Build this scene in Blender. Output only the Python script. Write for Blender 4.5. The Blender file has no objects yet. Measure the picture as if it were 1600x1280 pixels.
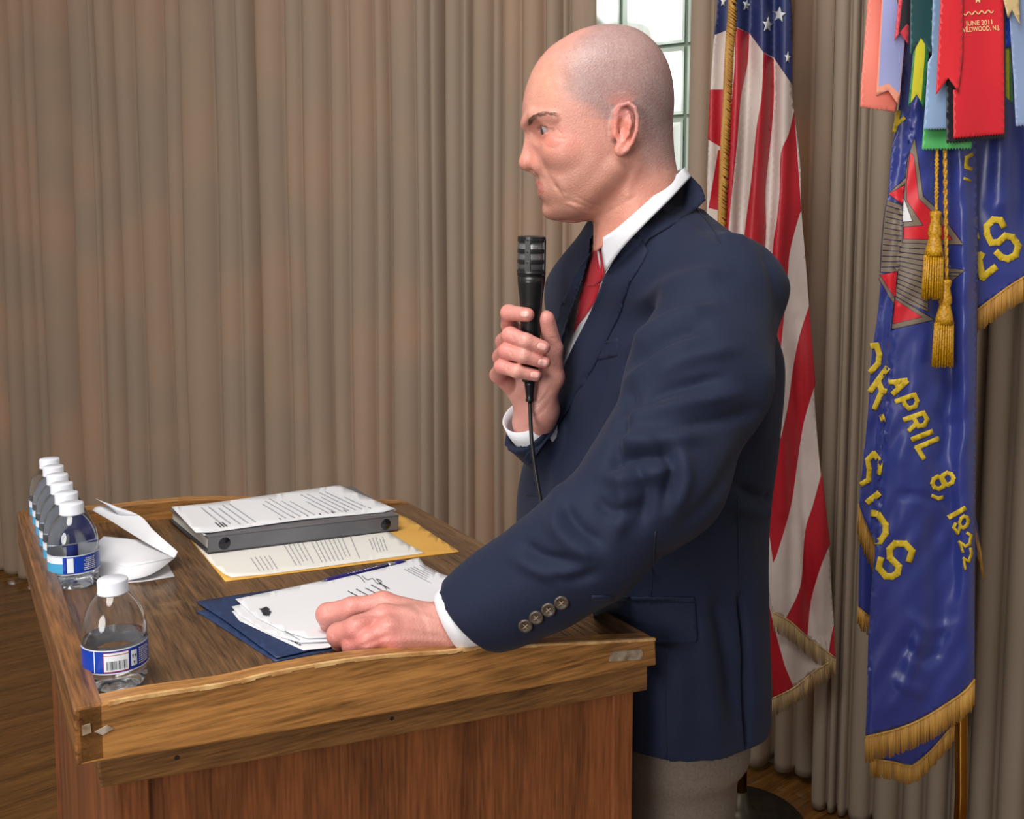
import bpy, bmesh, math, random
import numpy as np
from mathutils import Vector, Matrix
from mathutils.geometry import delaunay_2d_cdt
from mathutils.bvhtree import BVHTree
random.seed(7); rng = np.random.default_rng(7)
scn = bpy.context.scene
C = scn.collection
# ------------------------------------------------------------------ camera
FPX = 1556.0; CX0 = 800.0; CY0 = 530.0; PITCH = math.radians(5.5); HC = 1.52
cam = bpy.data.cameras.new('camera'); camo = bpy.data.objects.new('camera', cam); C.objects.link(camo)
cam.sensor_fit = 'HORIZONTAL'; cam.sensor_width = 36.0; cam.lens = FPX/1600*36
cam.shift_y = (CY0-640)/1600.0
camo.location = (0, 0, HC); camo.rotation_euler = (math.pi/2-PITCH, 0, 0)
cam.clip_start = 0.02; scn.camera = camo
# ------------------------------------------------------------------ light
w = bpy.data.worlds.new('world'); scn.world = w; w.use_nodes = True
wn = w.node_tree.nodes; wb = wn['Background']; wb.inputs[0].default_value = (1.0, 0.95, 0.88, 1); wb.inputs[1].default_value = 0.34
def area(name, loc, target, size, power, col):
    l = bpy.data.lights.new(name, 'AREA'); l.shape = 'DISK'; l.size = size; l.energy = power; l.color = col
    o = bpy.data.objects.new(name, l); C.objects.link(o); o.location = loc
    o.rotation_euler = (Vector(target)-Vector(loc)).to_track_quat('-Z', 'Y').to_euler(); return o
area('ceiling_bounce_light', (-0.6, 0.1, 3.2), (0.2, 1.7, 1.0), 1.3, 46, (1.0, 0.95, 0.90))
area('front_fill_light', (-1.5, -1.5, 1.75), (0.2, 2.0, 1.0), 1.3, 44, (1.0, 0.97, 0.93))  # added frontal fill from behind the camera, no window stands there
scn.cycles.max_bounces = 40; scn.cycles.transmission_bounces = 40; scn.cycles.transparent_max_bounces = 24
scn.view_settings.view_transform = 'Standard'; scn.view_settings.look = 'None'
scn.view_settings.exposure = 0.25; scn.view_settings.gamma = 1.0
# ------------------------------------------------------------------ projection helpers
Fv = np.array([0, math.cos(PITCH), -math.sin(PITCH)]); Uv = np.array([0, math.sin(PITCH), math.cos(PITCH)]); Rv = np.array([1., 0, 0])
Ov = np.array([0, 0, HC])
def ray(x, y):
    x = np.asarray(x, float)[..., None]; y = np.asarray(y, float)[..., None]
    return Rv*(x-CX0)/FPX+Uv*(CY0-y)/FPX+Fv
def P(x, y, D):
    r = ray(x, y); return Ov+r*(np.asarray(D, float)[..., None]/r[..., 1:2])
def on_plane(x, y, p0, n):
    r = ray(x, y); t = ((p0-Ov)@n)/(r@n); return Ov+r*t[..., None]
def proj(q):
    q = np.asarray(q)-Ov; d = q@Fv
    return CX0+FPX*(q@Rv)/d, CY0-FPX*(q@Uv)/d
# ------------------------------------------------------------------ materials
def mat(name, col, rough=0.6, metal=0.0, spec=0.5, noise=None, bump=None, sheen=0, extra=None):
    m = bpy.data.materials.new(name); m.use_nodes = True; nt = m.node_tree; b = nt.nodes['Principled BSDF']
    b.inputs['Base Color'].default_value = (*col, 1); b.inputs['Roughness'].default_value = rough
    b.inputs['Metallic'].default_value = metal; b.inputs['Specular IOR Level'].default_value = spec
    if sheen: b.inputs['Sheen Weight'].default_value = sheen
    if noise:  # (scale, colour2, (sx,sy,sz))
        tc = nt.nodes.new('ShaderNodeTexCoord'); mp = nt.nodes.new('ShaderNodeMapping'); mp.inputs['Scale'].default_value = noise[2]
        n = nt.nodes.new('ShaderNodeTexNoise'); n.inputs['Scale'].default_value = noise[0]; n.inputs['Detail'].default_value = 6
        r = nt.nodes.new('ShaderNodeValToRGB'); r.color_ramp.elements[0].position = 0.35; r.color_ramp.elements[1].position = 0.68
        r.color_ramp.elements[0].color = (*col, 1); r.color_ramp.elements[1].color = (*noise[1], 1)
        nt.links.new(tc.outputs['Object'], mp.inputs[0]); nt.links.new(mp.outputs[0], n.inputs[0])
        nt.links.new(n.outputs[0], r.inputs[0]); nt.links.new(r.outputs[0], b.inputs['Base Color'])
    if bump:   # (scale, strength, (sx,sy,sz))
        tc2 = nt.nodes.new('ShaderNodeTexCoord'); mp2 = nt.nodes.new('ShaderNodeMapping'); mp2.inputs['Scale'].default_value = bump[2]
        n2 = nt.nodes.new('ShaderNodeTexNoise'); n2.inputs['Scale'].default_value = bump[0]; n2.inputs['Detail'].default_value = 3
        bp = nt.nodes.new('ShaderNodeBump'); bp.inputs['Strength'].default_value = bump[1]; bp.inputs['Distance'].default_value = 0.002
        nt.links.new(tc2.outputs['Object'], mp2.inputs[0]); nt.links.new(mp2.outputs[0], n2.inputs[0])
        nt.links.new(n2.outputs[0], bp.inputs['Height']); nt.links.new(bp.outputs[0], b.inputs['Normal'])
    return m
def wood(name, dark, light, gdir, scale=1.0, rough=0.35, streak=0.0, worn=None, fine=26.0):
    """grain runs along the horizontal angle gdir (radians, object space) or 'z'"""
    m = bpy.data.materials.new(name); m.use_nodes = True; nt = m.node_tree; b = nt.nodes['Principled BSDF']
    tc = nt.nodes.new('ShaderNodeTexCoord'); mp = nt.nodes.new('ShaderNodeMapping'); mp.vector_type = 'TEXTURE'
    if gdir == 'z':
        mp.inputs['Scale'].default_value = (0.08/scale, 0.08/scale, 1.2/scale)
    else:
        mp.inputs['Rotation'].default_value = (0, 0, gdir); mp.inputs['Scale'].default_value = (1.2/scale, 0.08/scale, 0.08/scale)
    nt.links.new(tc.outputs['Object'], mp.inputs[0])
    n1 = nt.nodes.new('ShaderNodeTexNoise'); n1.inputs['Scale'].default_value = 2.2; n1.inputs['Detail'].default_value = 8; n1.inputs['Roughness'].default_value = 0.62
    n1.inputs['Distortion'].default_value = 0.6
    n2 = nt.nodes.new('ShaderNodeTexNoise'); n2.inputs['Scale'].default_value = fine; n2.inputs['Detail'].default_value = 4
    nt.links.new(mp.outputs[0], n1.inputs[0]); nt.links.new(mp.outputs[0], n2.inputs[0])
    mx = nt.nodes.new('ShaderNodeMath'); mx.operation = 'MULTIPLY_ADD'; mx.inputs[1].default_value = 0.45
    nt.links.new(n2.outputs[0], mx.inputs[0]); 
    m2 = nt.nodes.new('ShaderNodeMath'); m2.operation = 'MULTIPLY'; m2.inputs[1].default_value = 0.62
    nt.links.new(n1.outputs[0], m2.inputs[0]); nt.links.new(m2.outputs[0], mx.inputs[2])
    r = nt.nodes.new('ShaderNodeValToRGB'); e = r.color_ramp.elements
    e[0].position = 0.40; e[0].color = (*dark, 1); e[1].position = 0.66; e[1].color = (*light, 1)
    nt.links.new(mx.outputs[0], r.inputs[0]); out = r.outputs[0]
    if worn:
        n3 = nt.nodes.new('ShaderNodeTexNoise'); n3.inputs['Scale'].default_value = 9; n3.inputs['Detail'].default_value = 9
        nt.links.new(tc.outputs['Object'], n3.inputs[0])
        r3 = nt.nodes.new('ShaderNodeValToRGB'); r3.color_ramp.elements[0].position = 0.64; r3.color_ramp.elements[1].position = 0.70
        nt.links.new(n3.outputs[0], r3.inputs[0])
        mix = nt.nodes.new('ShaderNodeMixRGB'); mix.inputs[2].default_value = (*worn, 1)
        mm = nt.nodes.new('ShaderNodeMath'); mm.operation = 'MULTIPLY'; mm.inputs[1].default_value = 0.5
        nt.links.new(r3.outputs[0], mm.inputs[0]); nt.links.new(mm.outputs[0], mix.inputs[0]); nt.links.new(out, mix.inputs[1]); out = mix.outputs[0]
    nt.links.new(out, b.inputs['Base Color'])
    b.inputs['Roughness'].default_value = rough
    bp = nt.nodes.new('ShaderNodeBump'); bp.inputs['Strength'].default_value = 0.25; bp.inputs['Distance'].default_value = 0.001
    nt.links.new(mx.outputs[0], bp.inputs['Height']); nt.links.new(bp.outputs[0], b.inputs['Normal'])
    return m
def attr_mat(name, rough=0.5, sss=0.0, bump=None, mott=0.0, sheen=0):
    m = mat(name, (1, 1, 1), rough, bump=bump, sheen=sheen); nt = m.node_tree; b = nt.nodes['Principled BSDF']
    a = nt.nodes.new('ShaderNodeVertexColor'); a.layer_name = 'col'; out = a.outputs[0]
    if mott:
        tc = nt.nodes.new('ShaderNodeTexCoord'); n = nt.nodes.new('ShaderNodeTexNoise'); n.inputs['Scale'].default_value = 55; n.inputs['Detail'].default_value = 8
        n.inputs['Roughness'].default_value = 0.7
        nt.links.new(tc.outputs['Object'], n.inputs[0])
        r = nt.nodes.new('ShaderNodeValToRGB'); r.color_ramp.elements[0].position = 0.3; r.color_ramp.elements[1].position = 0.7
        r.color_ramp.elements[0].color = (1-mott*0.55, 1-mott, 1-mott, 1); r.color_ramp.elements[1].color = (1, 1, 1, 1)
        nt.links.new(n.outputs[0], r.inputs[0])
        mx = nt.nodes.new('ShaderNodeMixRGB'); mx.blend_type = 'MULTIPLY'; mx.inputs[0].default_value = 1
        nt.links.new(out, mx.inputs[1]); nt.links.new(r.outputs[0], mx.inputs[2]); out = mx.outputs[0]
    nt.links.new(out, b.inputs['Base Color'])
    if sss:
        b.inputs['Subsurface Weight'].default_value = sss; b.inputs['Subsurface Radius'].default_value = (1.0, 0.35, 0.2); b.inputs['Subsurface Scale'].default_value = 0.004
    return m
# ------------------------------------------------------------------ object helpers
def tag(o, label, cat, group=None):
    o['label'] = label; o['category'] = cat
    if group: o['group'] = group
    return o
def struct(o): o['kind'] = 'structure'; return o
def empty(name, loc, rz=0.0):
    o = bpy.data.objects.new(name, None); C.objects.link(o); o.location = loc; o.rotation_euler[2] = rz; o.empty_display_size = 0.05; return o
def world_pos(o): return np.array(o.location) + (world_pos(o.parent) if o.parent else 0)
def mesh_obj(name, verts, faces, mats, parent=None, smooth=True, midx=None, col=None, origin=None):
    me = bpy.data.meshes.new(name)
    V = np.asarray(verts, float).reshape(-1, 3)
    po = world_pos(parent) if parent is not None else np.zeros(3)
    org = np.array(origin) if origin is not None else po
    me.from_pydata((V-org).tolist(), [], [list(map(int, f)) for f in faces]); 
    if not isinstance(mats, (list, tuple)): mats = [mats]
    for m in mats: me.materials.append(m)
    if midx is not None: me.polygons.foreach_set('material_index', np.asarray(midx, np.int32))
    if smooth: me.polygons.foreach_set('use_smooth', np.ones(len(me.polygons), bool))
    if col is not None:
        ca = me.color_attributes.new('col', 'FLOAT_COLOR', 'POINT')
        cc = np.ones((len(V), 4), np.float32); cc[:, :3] = col; ca.data.foreach_set('color', cc.ravel())
    me.validate(); me.update()
    o = bpy.data.objects.new(name, me); C.objects.link(o)
    if parent is not None: o.parent = parent; o.location = org-po
    else: o.location = org
    return o
class MB:
    """collects shapes in world coordinates"""
    def __init__(s): s.v = []; s.f = []; s.m = []
    def add(s, v, f, m=0):
        n = len(s.v); s.v += [tuple(map(float, p)) for p in v]; s.f += [tuple(int(i)+n for i in q) for q in f]; s.m += [m]*len(f); return s
    def box(s, p0, ex, ey, ez, m=0):
        p0, ex, ey, ez = map(lambda a: np.array(a, float), (p0, ex, ey, ez))
        v = [p0, p0+ex, p0+ex+ey, p0+ey, p0+ez, p0+ex+ez, p0+ex+ey+ez, p0+ey+ez]
        if np.dot(np.cross(ex, ey), ez) < 0: v = [v[i] for i in (3, 2, 1, 0, 7, 6, 5, 4)]
        return s.add(v, [(0, 3, 2, 1), (4, 5, 6, 7), (0, 1, 5, 4), (1, 2, 6, 5), (2, 3, 7, 6), (3, 0, 4, 7)], m)
    def prism(s, poly, off, m=0):
        poly = [np.array(p, float) for p in poly]; off = np.array(off, float); n = len(poly)
        v = poly+[p+off for p in poly]; f = [tuple(range(n-1, -1, -1)), tuple(range(n, 2*n))]
        f += [(i, (i+1) % n, n+(i+1) % n, n+i) for i in range(n)]
        return s.add(v, f, m)
    def tube(s, pts, r, n=8, cap=True, m=0):
        pts = np.array(pts, float); k = len(pts); r = np.broadcast_to(np.asarray(r, float), (k,))
        t = np.gradient(pts, axis=0); t /= np.linalg.norm(t, axis=1)[:, None]+1e-12
        a = np.array([0, 0, 1.]) if abs(t[0][2]) < 0.9 else np.array([1., 0, 0])
        v = []
        for i in range(k):
            b = np.cross(t[i], a); b /= np.linalg.norm(b); a = np.cross(b, t[i])
            for j in range(n):
                th = 2*math.pi*j/n; v.append(pts[i]+r[i]*(math.cos(th)*a+math.sin(th)*b))
        f = [(i*n+j, (i+1)*n+j, (i+1)*n+(j+1) % n, i*n+(j+1) % n) for i in range(k-1) for j in range(n)]
        if cap: f += [tuple(range(n)), tuple(range((k-1)*n+n-1, (k-1)*n-1, -1))]
        return s.add(v, f, m)
    def lathe(s, prof, c, axis=(0, 0, 1), n=32, m=0, rf=None):
        c = np.array(c, float); ax = np.array(axis, float); ax /= np.linalg.norm(ax)
        a = np.cross(ax, [0, 1, 0.01]); a /= np.linalg.norm(a); b = np.cross(ax, a)
        v = []
        for (r, z) in prof:
            for j in range(n):
                th = 2*math.pi*j/n; rr = r*(rf(th, z) if rf else 1); v.append(c+ax*z+rr*(math.cos(th)*a+math.sin(th)*b))
        k = len(prof); f = [(i*n+j, i*n+(j+1) % n, (i+1)*n+(j+1) % n, (i+1)*n+j) for i in range(k-1) for j in range(n)]
        return s.add(v, f, m)
    def build(s, name, mats, parent=None, smooth=False, origin=None, bevel=None, autos=None):
        o = mesh_obj(name, s.v, s.f, mats, parent, smooth, s.m, origin=origin)
        if bevel:
            md = o.modifiers.new('bevel', 'BEVEL'); md.width = bevel; md.segments = 2; md.limit_method = 'ANGLE'
        return o
# stroke field: sum of gaussian ridges along polylines, in a 2-D coordinate
def seg_dist(x, y, poly):
    d = np.full(x.shape, 1e9); tt = np.zeros(x.shape); n = len(poly)-1
    for i in range(n):
        ax, ay = poly[i]; bx, by = poly[i+1]; vx, vy = bx-ax, by-ay; L = vx*vx+vy*vy+1e-9
        t = np.clip(((x-ax)*vx+(y-ay)*vy)/L, 0, 1); q = np.hypot(x-ax-t*vx, y-ay-t*vy)
        k = q < d; d = np.where(k, q, d); tt = np.where(k, (i+t)/n, tt)
    return d, tt
def spline(poly, k=6):
    p = np.array(poly, float); n = len(p)
    if n < 3: return p
    q = np.vstack([2*p[0]-p[1], p, 2*p[-1]-p[-2]]); out = []
    for i in range(1, n):
        for j in range(k):
            t = j/k; a, b, c, d = q[i-1], q[i], q[i+1], q[i+2]
            out.append(0.5*((2*b)+(-a+c)*t+(2*a-5*b+4*c-d)*t*t+(-a+3*b-3*c+d)*t**3))
    out.append(p[-1]); return np.array(out)
def strokes(x, y, lst):
    h = np.zeros(np.shape(x))
    for poly, amp, wid in lst:
        d, t = seg_dist(x, y, spline(poly, 4)); h += amp*np.exp(-(d/wid)**2)*np.clip(4*np.minimum(t+0.08, 1.08-t), 0, 1)
    return h
# flat map -> triangulated coloured sheet -> 3-D
def cdt(regions, g, ext=None):
    """regions: list of (polygon, material index); later ones lie over earlier ones. Returns 2-D verts, faces, material index"""
    vs = []; fs = []; 
    for poly, _ in regions:
        n = len(vs); pts = []
        for i in range(len(poly)):
            a = np.array(poly[i], float); b = np.array(poly[(i+1) % len(poly)], float); k = max(1, int(np.linalg.norm(b-a)/g))
            pts += [tuple(a+(b-a)*j/k) for j in range(k)]
        vs += pts; fs.append(list(range(n, n+len(pts))))
    A = np.array(vs); lo = A.min(0); hi = A.max(0)
    X, Y = np.meshgrid(np.arange(lo[0]+g*.37, hi[0], g), np.arange(lo[1]+g*.41, hi[1], g))
    X = X+(np.arange(X.shape[0]) % 2)[:, None]*g*.5
    vs += list(zip(X.ravel(), Y.ravel()))
    def area2(ids): q = np.array([vs[i] for i in ids]); return np.sum(q[:, 0]*np.roll(q[:, 1], -1)-np.roll(q[:, 0], -1)*q[:, 1])
    fs = [f if area2(f) > 0 else f[::-1] for f in fs]
    r = delaunay_2d_cdt([Vector(v) for v in vs], [], fs, 0, 1e-4, True)
    V = np.array([tuple(v) for v in r[0]]); FF = np.array([tuple(f) for f in r[2]]); ce = V[FF].mean(1); lab = np.full(len(FF), -1)
    for poly, mi in regions:
        q = np.array(poly, float); ins = np.zeros(len(ce), bool); j = len(q)-1
        for i in range(len(q)):
            c = ((q[i, 1] > ce[:, 1]) != (q[j, 1] > ce[:, 1])); dy = q[j, 1]-q[i, 1]
            if abs(dy) > 1e-12: ins ^= c & (ce[:, 0] < (q[j, 0]-q[i, 0])*(ce[:, 1]-q[i, 1])/dy+q[i, 0])
            j = i
        lab[ins] = mi
    F = [tuple(f) for f in FF[lab >= 0].tolist()]; M = lab[lab >= 0].tolist()
    used = sorted({i for f in F for i in f}); mp = {u: i for i, u in enumerate(used)}
    return V[used], [tuple(mp[i] for i in f) for f in F], M
def sheet(name, regions, depth, mats, g=8, parent=None, thick=0.0012, origin=None, ncam=True):
    V, F, M = cdt(regions, g); Q = P(V[:, 0], V[:, 1], depth(V[:, 0], V[:, 1]))
    f0 = F[0]; nn = np.cross(Q[f0[1]]-Q[f0[0]], Q[f0[2]]-Q[f0[0]])
    if (nn@(Ov-Q[f0[0]])) < 0: F = [f[::-1] for f in F]
    o = mesh_obj(name, Q, F, mats, parent, True, M, origin=origin)
    if thick:
        md = o.modifiers.new('solid', 'SOLIDIFY'); md.thickness = thick; md.offset = -1
    return o
# ------------------------------------------------------------------ implicit surfaces
def smin(a, b, k):
    h = np.clip(0.5+0.5*(b-a)/k, 0, 1); return b+(a-b)*h-k*h*(1-h)
def smax(a, b, k): return -smin(-a, -b, k)
def caps(p, a, b, ra, rb):
    a = np.array(a, np.float32); b = np.array(b, np.float32); ba = b-a; pa = p-a
    t = np.clip((pa@ba)/(ba@ba), 0, 1); return np.linalg.norm(pa-t[..., None]*ba, axis=-1)-(ra+(rb-ra)*t)
def ell(p, c, r):
    q = (p-np.array(c, np.float32))/np.array(r, np.float32); k = np.linalg.norm(q, axis=-1)
    k2 = np.linalg.norm(q/np.array(r, np.float32), axis=-1); return k*(k-1)/(k2+1e-6)
def nets(f, lo, hi, h):
    lo = np.array(lo, float); n = np.ceil((np.array(hi)-lo)/h).astype(int)+1
    ax = [lo[i]+h*np.arange(n[i]) for i in range(3)]
    val = np.empty(n, np.float32); step = max(1, int(400000/(n[1]*n[2])))
    for i in range(0, n[0], step):
        g = np.stack(np.meshgrid(ax[0][i:i+step], ax[1], ax[2], indexing='ij'), -1).astype(np.float32); val[i:i+step] = f(g)
    sg = val < 0; cid = lambda i, j, k: (i*n[1]+j)*n[2]+k
    acc = {}; Ps = []; Cs = []; quads = []
    for a in range(3):
        s0 = [slice(None)]*3; s1 = [slice(None)]*3; s0[a] = slice(0, -1); s1[a] = slice(1, None)
        A = sg[tuple(s0)]; B = sg[tuple(s1)]; e = np.argwhere(A != B)
        b, c = (a+1) % 3, (a+2) % 3
        e = e[(e[:, b] > 0) & (e[:, c] > 0) & (e[:, b] < n[b]-1) & (e[:, c] < n[c]-1)]
        e1 = e.copy(); e1[:, a] += 1; v0 = val[tuple(e.T)]; v1 = val[tuple(e1.T)]; t = v0/(v0-v1)
        p = lo+h*e.astype(float); p[:, a] += h*t
        cs = []
        for db, dc in ((0, 0), (-1, 0), (-1, -1), (0, -1)):
            q = e.copy(); q[:, b] += db; q[:, c] += dc; ci = cid(q[:, 0], q[:, 1], q[:, 2]); cs.append(ci); Ps.append(p); Cs.append(ci)
        Q = np.stack(cs, 1); ins = sg[tuple(e.T)]; Q[~ins] = Q[~ins][:, ::-1]; quads.append(Q)
    Pa = np.concatenate(Ps); Ca = np.concatenate(Cs); u, inv = np.unique(Ca, return_inverse=True)
    cnt = np.bincount(inv); V = np.stack([np.bincount(inv, Pa[:, i])/cnt for i in range(3)], 1)
    Qa = np.concatenate(quads); F = np.searchsorted(u, Qa)
    return V, F
def vnorm(V, F):
    F = np.asarray(F); n = np.cross(V[F[:, 2]]-V[F[:, 0]], V[F[:, 3]]-V[F[:, 1]] if F.shape[1] == 4 else V[F[:, 1]]-V[F[:, 0]])
    N = np.zeros_like(V)
    for i in range(F.shape[1]): np.add.at(N, F[:, i], n)
    return N/(np.linalg.norm(N, axis=1)[:, None]+1e-12)
def smooth_v(V, F, it=2, lam=0.5):
    F = np.asarray(F); E = np.concatenate([F[:, [i, (i+1) % F.shape[1]]] for i in range(F.shape[1])]); E = np.concatenate([E, E[:, ::-1]])
    cnt = np.bincount(E[:, 0], minlength=len(V))+1e-9
    for _ in range(it):
        A = np.stack([np.bincount(E[:, 0], V[E[:, 1], i], minlength=len(V)) for i in range(3)], 1)/cnt[:, None]
        V = V+lam*(A-V)
    return V
def facing(V, N):
    d = Ov-V; d /= np.linalg.norm(d, axis=1)[:, None]; return np.einsum('ij,ij->i', N, d)
def srgb(r, g, b):
    c = np.array([r, g, b])/255.0; return tuple(np.where(c <= 0.04045, c/12.92, ((c+0.055)/1.055)**2.4))
# ================================================================== SETTING
# the glass-block wall and its curtains run along one line on the floor
ZF = np.array([0, 0, 1.0])
q0 = on_plane(20, 911, np.zeros(3), ZF); q1 = on_plane(1262, 1234, np.array([0, 0, 0.02]), ZF)
cd = (q1-q0); cd[2] = 0; cd /= np.linalg.norm(cd); cn = np.array([cd[1], -cd[0], 0])       # cn points to the room
if cn@(Ov-q0) < 0: cn = -cn
def wall_s(px, off=0.0, py=380):
    """distance along the wall line of the point seen at px"""
    n = cn; p = on_plane(px, py, q0+cn*off, n); return (p-q0)@cd
def wpt(s, z, off=0.0): return np.array([*(q0+cd*s+cn*off)[:2], z])
m_floor = wood('worn_floor_boards', srgb(78, 50, 22), srgb(132, 90, 44), math.radians(38), 0.8, 0.13)
fl = MB(); fl.add([(-7, -3, 0), (6, -3, 0), (6, 7.5, 0), (-7, 7.5, 0)], [(0, 1, 2, 3)])
struct(fl.build('floor', m_floor))
m_wall = mat('plaster_wall', srgb(150, 140, 125), 0.8, noise=(8, srgb(140, 130, 116), (1, 1, 1)))
S0, S1 = wall_s(-260), wall_s(1950); BK = -0.13        # wall plane sits behind the curtains
W0, W1 = wall_s(-200, BK), wall_s(1069, BK)+0.203*2
wl = MB()
def slab(a, b, z0, z1, off, th, mb, m=0): mb.box(wpt(a, z0, off), cd*(b-a), -cn*th, (0, 0, z1-z0), m)
slab(S0-1.5, W0, 0, 3.4, BK, 0.2, wl); slab(W1, S1+0.8, 0, 3.4, BK, 0.2, wl); slab(W0, W1, 3.05, 3.4, BK, 0.2, wl); slab(W0, W1, 0, 0.02, BK, 0.2, wl)
struct(wl.build('wall_back', m_wall))
# glass-block window
wr = struct(empty('window_1', tuple(wpt((W0+W1)/2, 0.02, BK))))
m_mort = mat('pale_block_joint', srgb(120, 138, 124), 0.25, spec=0.6)
m_rim = mat('greenish_glass_edge', srgb(205, 222, 212), 0.08, spec=0.7)
def pane_mat():
    m = mat('daylit_rippled_glass', srgb(215, 225, 220), 0.1); nt = m.node_tree; b = nt.nodes['Principled BSDF']
    tc = nt.nodes.new('ShaderNodeTexCoord'); mp = nt.nodes.new('ShaderNodeMapping'); mp.vector_type = 'TEXTURE'
    mp.inputs['Rotation'].default_value = (0, 0, math.atan2(cd[1], cd[0])); mp.inputs['Scale'].default_value = (0.05, 1, 0.6)
    n = nt.nodes.new('ShaderNodeTexNoise'); n.inputs['Scale'].default_value = 1.3; n.inputs['Detail'].default_value = 3
    r = nt.nodes.new('ShaderNodeValToRGB'); r.color_ramp.elements[0].position = 0.33; r.color_ramp.elements[1].position = 0.60
    r.color_ramp.elements[0].color = (0.20, 0.25, 0.21, 1); r.color_ramp.elements[1].color = (1, 1, 1, 1)
    nt.links.new(tc.outputs['Object'], mp.inputs[0]); nt.links.new(mp.outputs[0], n.inputs[0]); nt.links.new(n.outputs[0], r.inputs[0])
    n2 = nt.nodes.new('ShaderNodeTexNoise'); n2.inputs['Scale'].default_value = 4.6; n2.inputs['Detail'].default_value = 1; nt.links.new(tc.outputs['Object'], n2.inputs[0])
    r2 = nt.nodes.new('ShaderNodeValToRGB'); r2.color_ramp.elements[0].position = 0.44; r2.color_ramp.elements[1].position = 0.56; r2.color_ramp.elements[0].color = (0.08, 0.09, 0.08, 1); nt.links.new(n2.outputs[0], r2.inputs[0])
    mu = nt.nodes.new('ShaderNodeMixRGB'); mu.blend_type = 'MULTIPLY'; mu.inputs[0].default_value = 1; nt.links.new(r.outputs[0], mu.inputs[1]); nt.links.new(r2.outputs[0], mu.inputs[2])
    nt.links.new(mu.outputs[0], b.inputs['Emission Color']); b.inputs['Emission Strength'].default_value = 2.3
    return m
m_pane = pane_mat()
fr = MB(); pn = MB(); BP = 0.203; k = 0
nz = int((3.05-0.02)/BP)+1; nb = int((W1-W0)/BP)
zoff = 0.12-0.06
for i in range(nb+1):
    a1 = W1-i*BP; a0 = a1-BP
    if a0 < W0: break
    for j in range(nz):
        z0 = zoff+j*BP; z1 = z0+BP
        if z1 > 3.10: break
        if z0 < 0.02: z0 = 0.02
        g = 0.005; rw = 0.016
        # rim of the block: a sloping glass edge round the recessed face
        o = [wpt(a0+g, z0+g, BK+.012), wpt(a1-g, z0+g, BK+.012), wpt(a1-g, z1-g, BK+.012), wpt(a0+g, z1-g, BK+.012)]
        q = [wpt(a0+rw, z0+rw, BK+.002), wpt(a1-rw, z0+rw, BK+.002), wpt(a1-rw, z1-rw, BK+.002), wpt(a0+rw, z1-rw, BK+.002)]
        fr.add(o+q, [(0, 1, 5, 4), (1, 2, 6, 5), (2, 3, 7, 6), (3, 0, 4, 7)], 1)
        pn.add(q, [(0, 1, 2, 3)])
slab(W0, W1, 0.02, 3.05, BK+0.001, 0.05, fr)
fr.build('window_frame', [m_mort, m_rim], wr); pn.build('pane', m_pane, wr)

# curtains
def curtain_mat():
    m = bpy.data.materials.new('taupe_curtain_cloth'); m.use_nodes = True; nt = m.node_tree; b = nt.nodes['Principled BSDF']
    b.inputs['Base Color'].default_value = (*srgb(166, 153, 137), 1); b.inputs['Roughness'].default_value = 0.9
    b.inputs['Specular IOR Level'].default_value = 0.15
    tr = nt.nodes.new('ShaderNodeBsdfTranslucent'); tr.inputs[0].default_value = (0.85, 0.42, 0.10, 1)
    mx = nt.nodes.new('ShaderNodeMixShader'); mx.inputs[0].default_value = 0.25
    tc = nt.nodes.new('ShaderNodeTexCoord'); n = nt.nodes.new('ShaderNodeTexNoise'); n.inputs['Scale'].default_value = 700; n.inputs['Detail'].default_value = 2
    bp = nt.nodes.new('ShaderNodeBump'); bp.inputs['Strength'].default_value = 0.25; bp.inputs['Distance'].default_value = 0.001
    nt.links.new(tc.outputs['Object'], n.inputs[0]); nt.links.new(n.outputs[0], bp.inputs['Height']); nt.links.new(bp.outputs[0], b.inputs['Normal'])
    nt.links.new(b.outputs[0], mx.inputs[1]); nt.links.new(tr.outputs[0], mx.inputs[2])
    nt.links.new(mx.outputs[0], nt.nodes['Material Output'].inputs[0]); return m
m_curt = curtain_mat()
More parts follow.
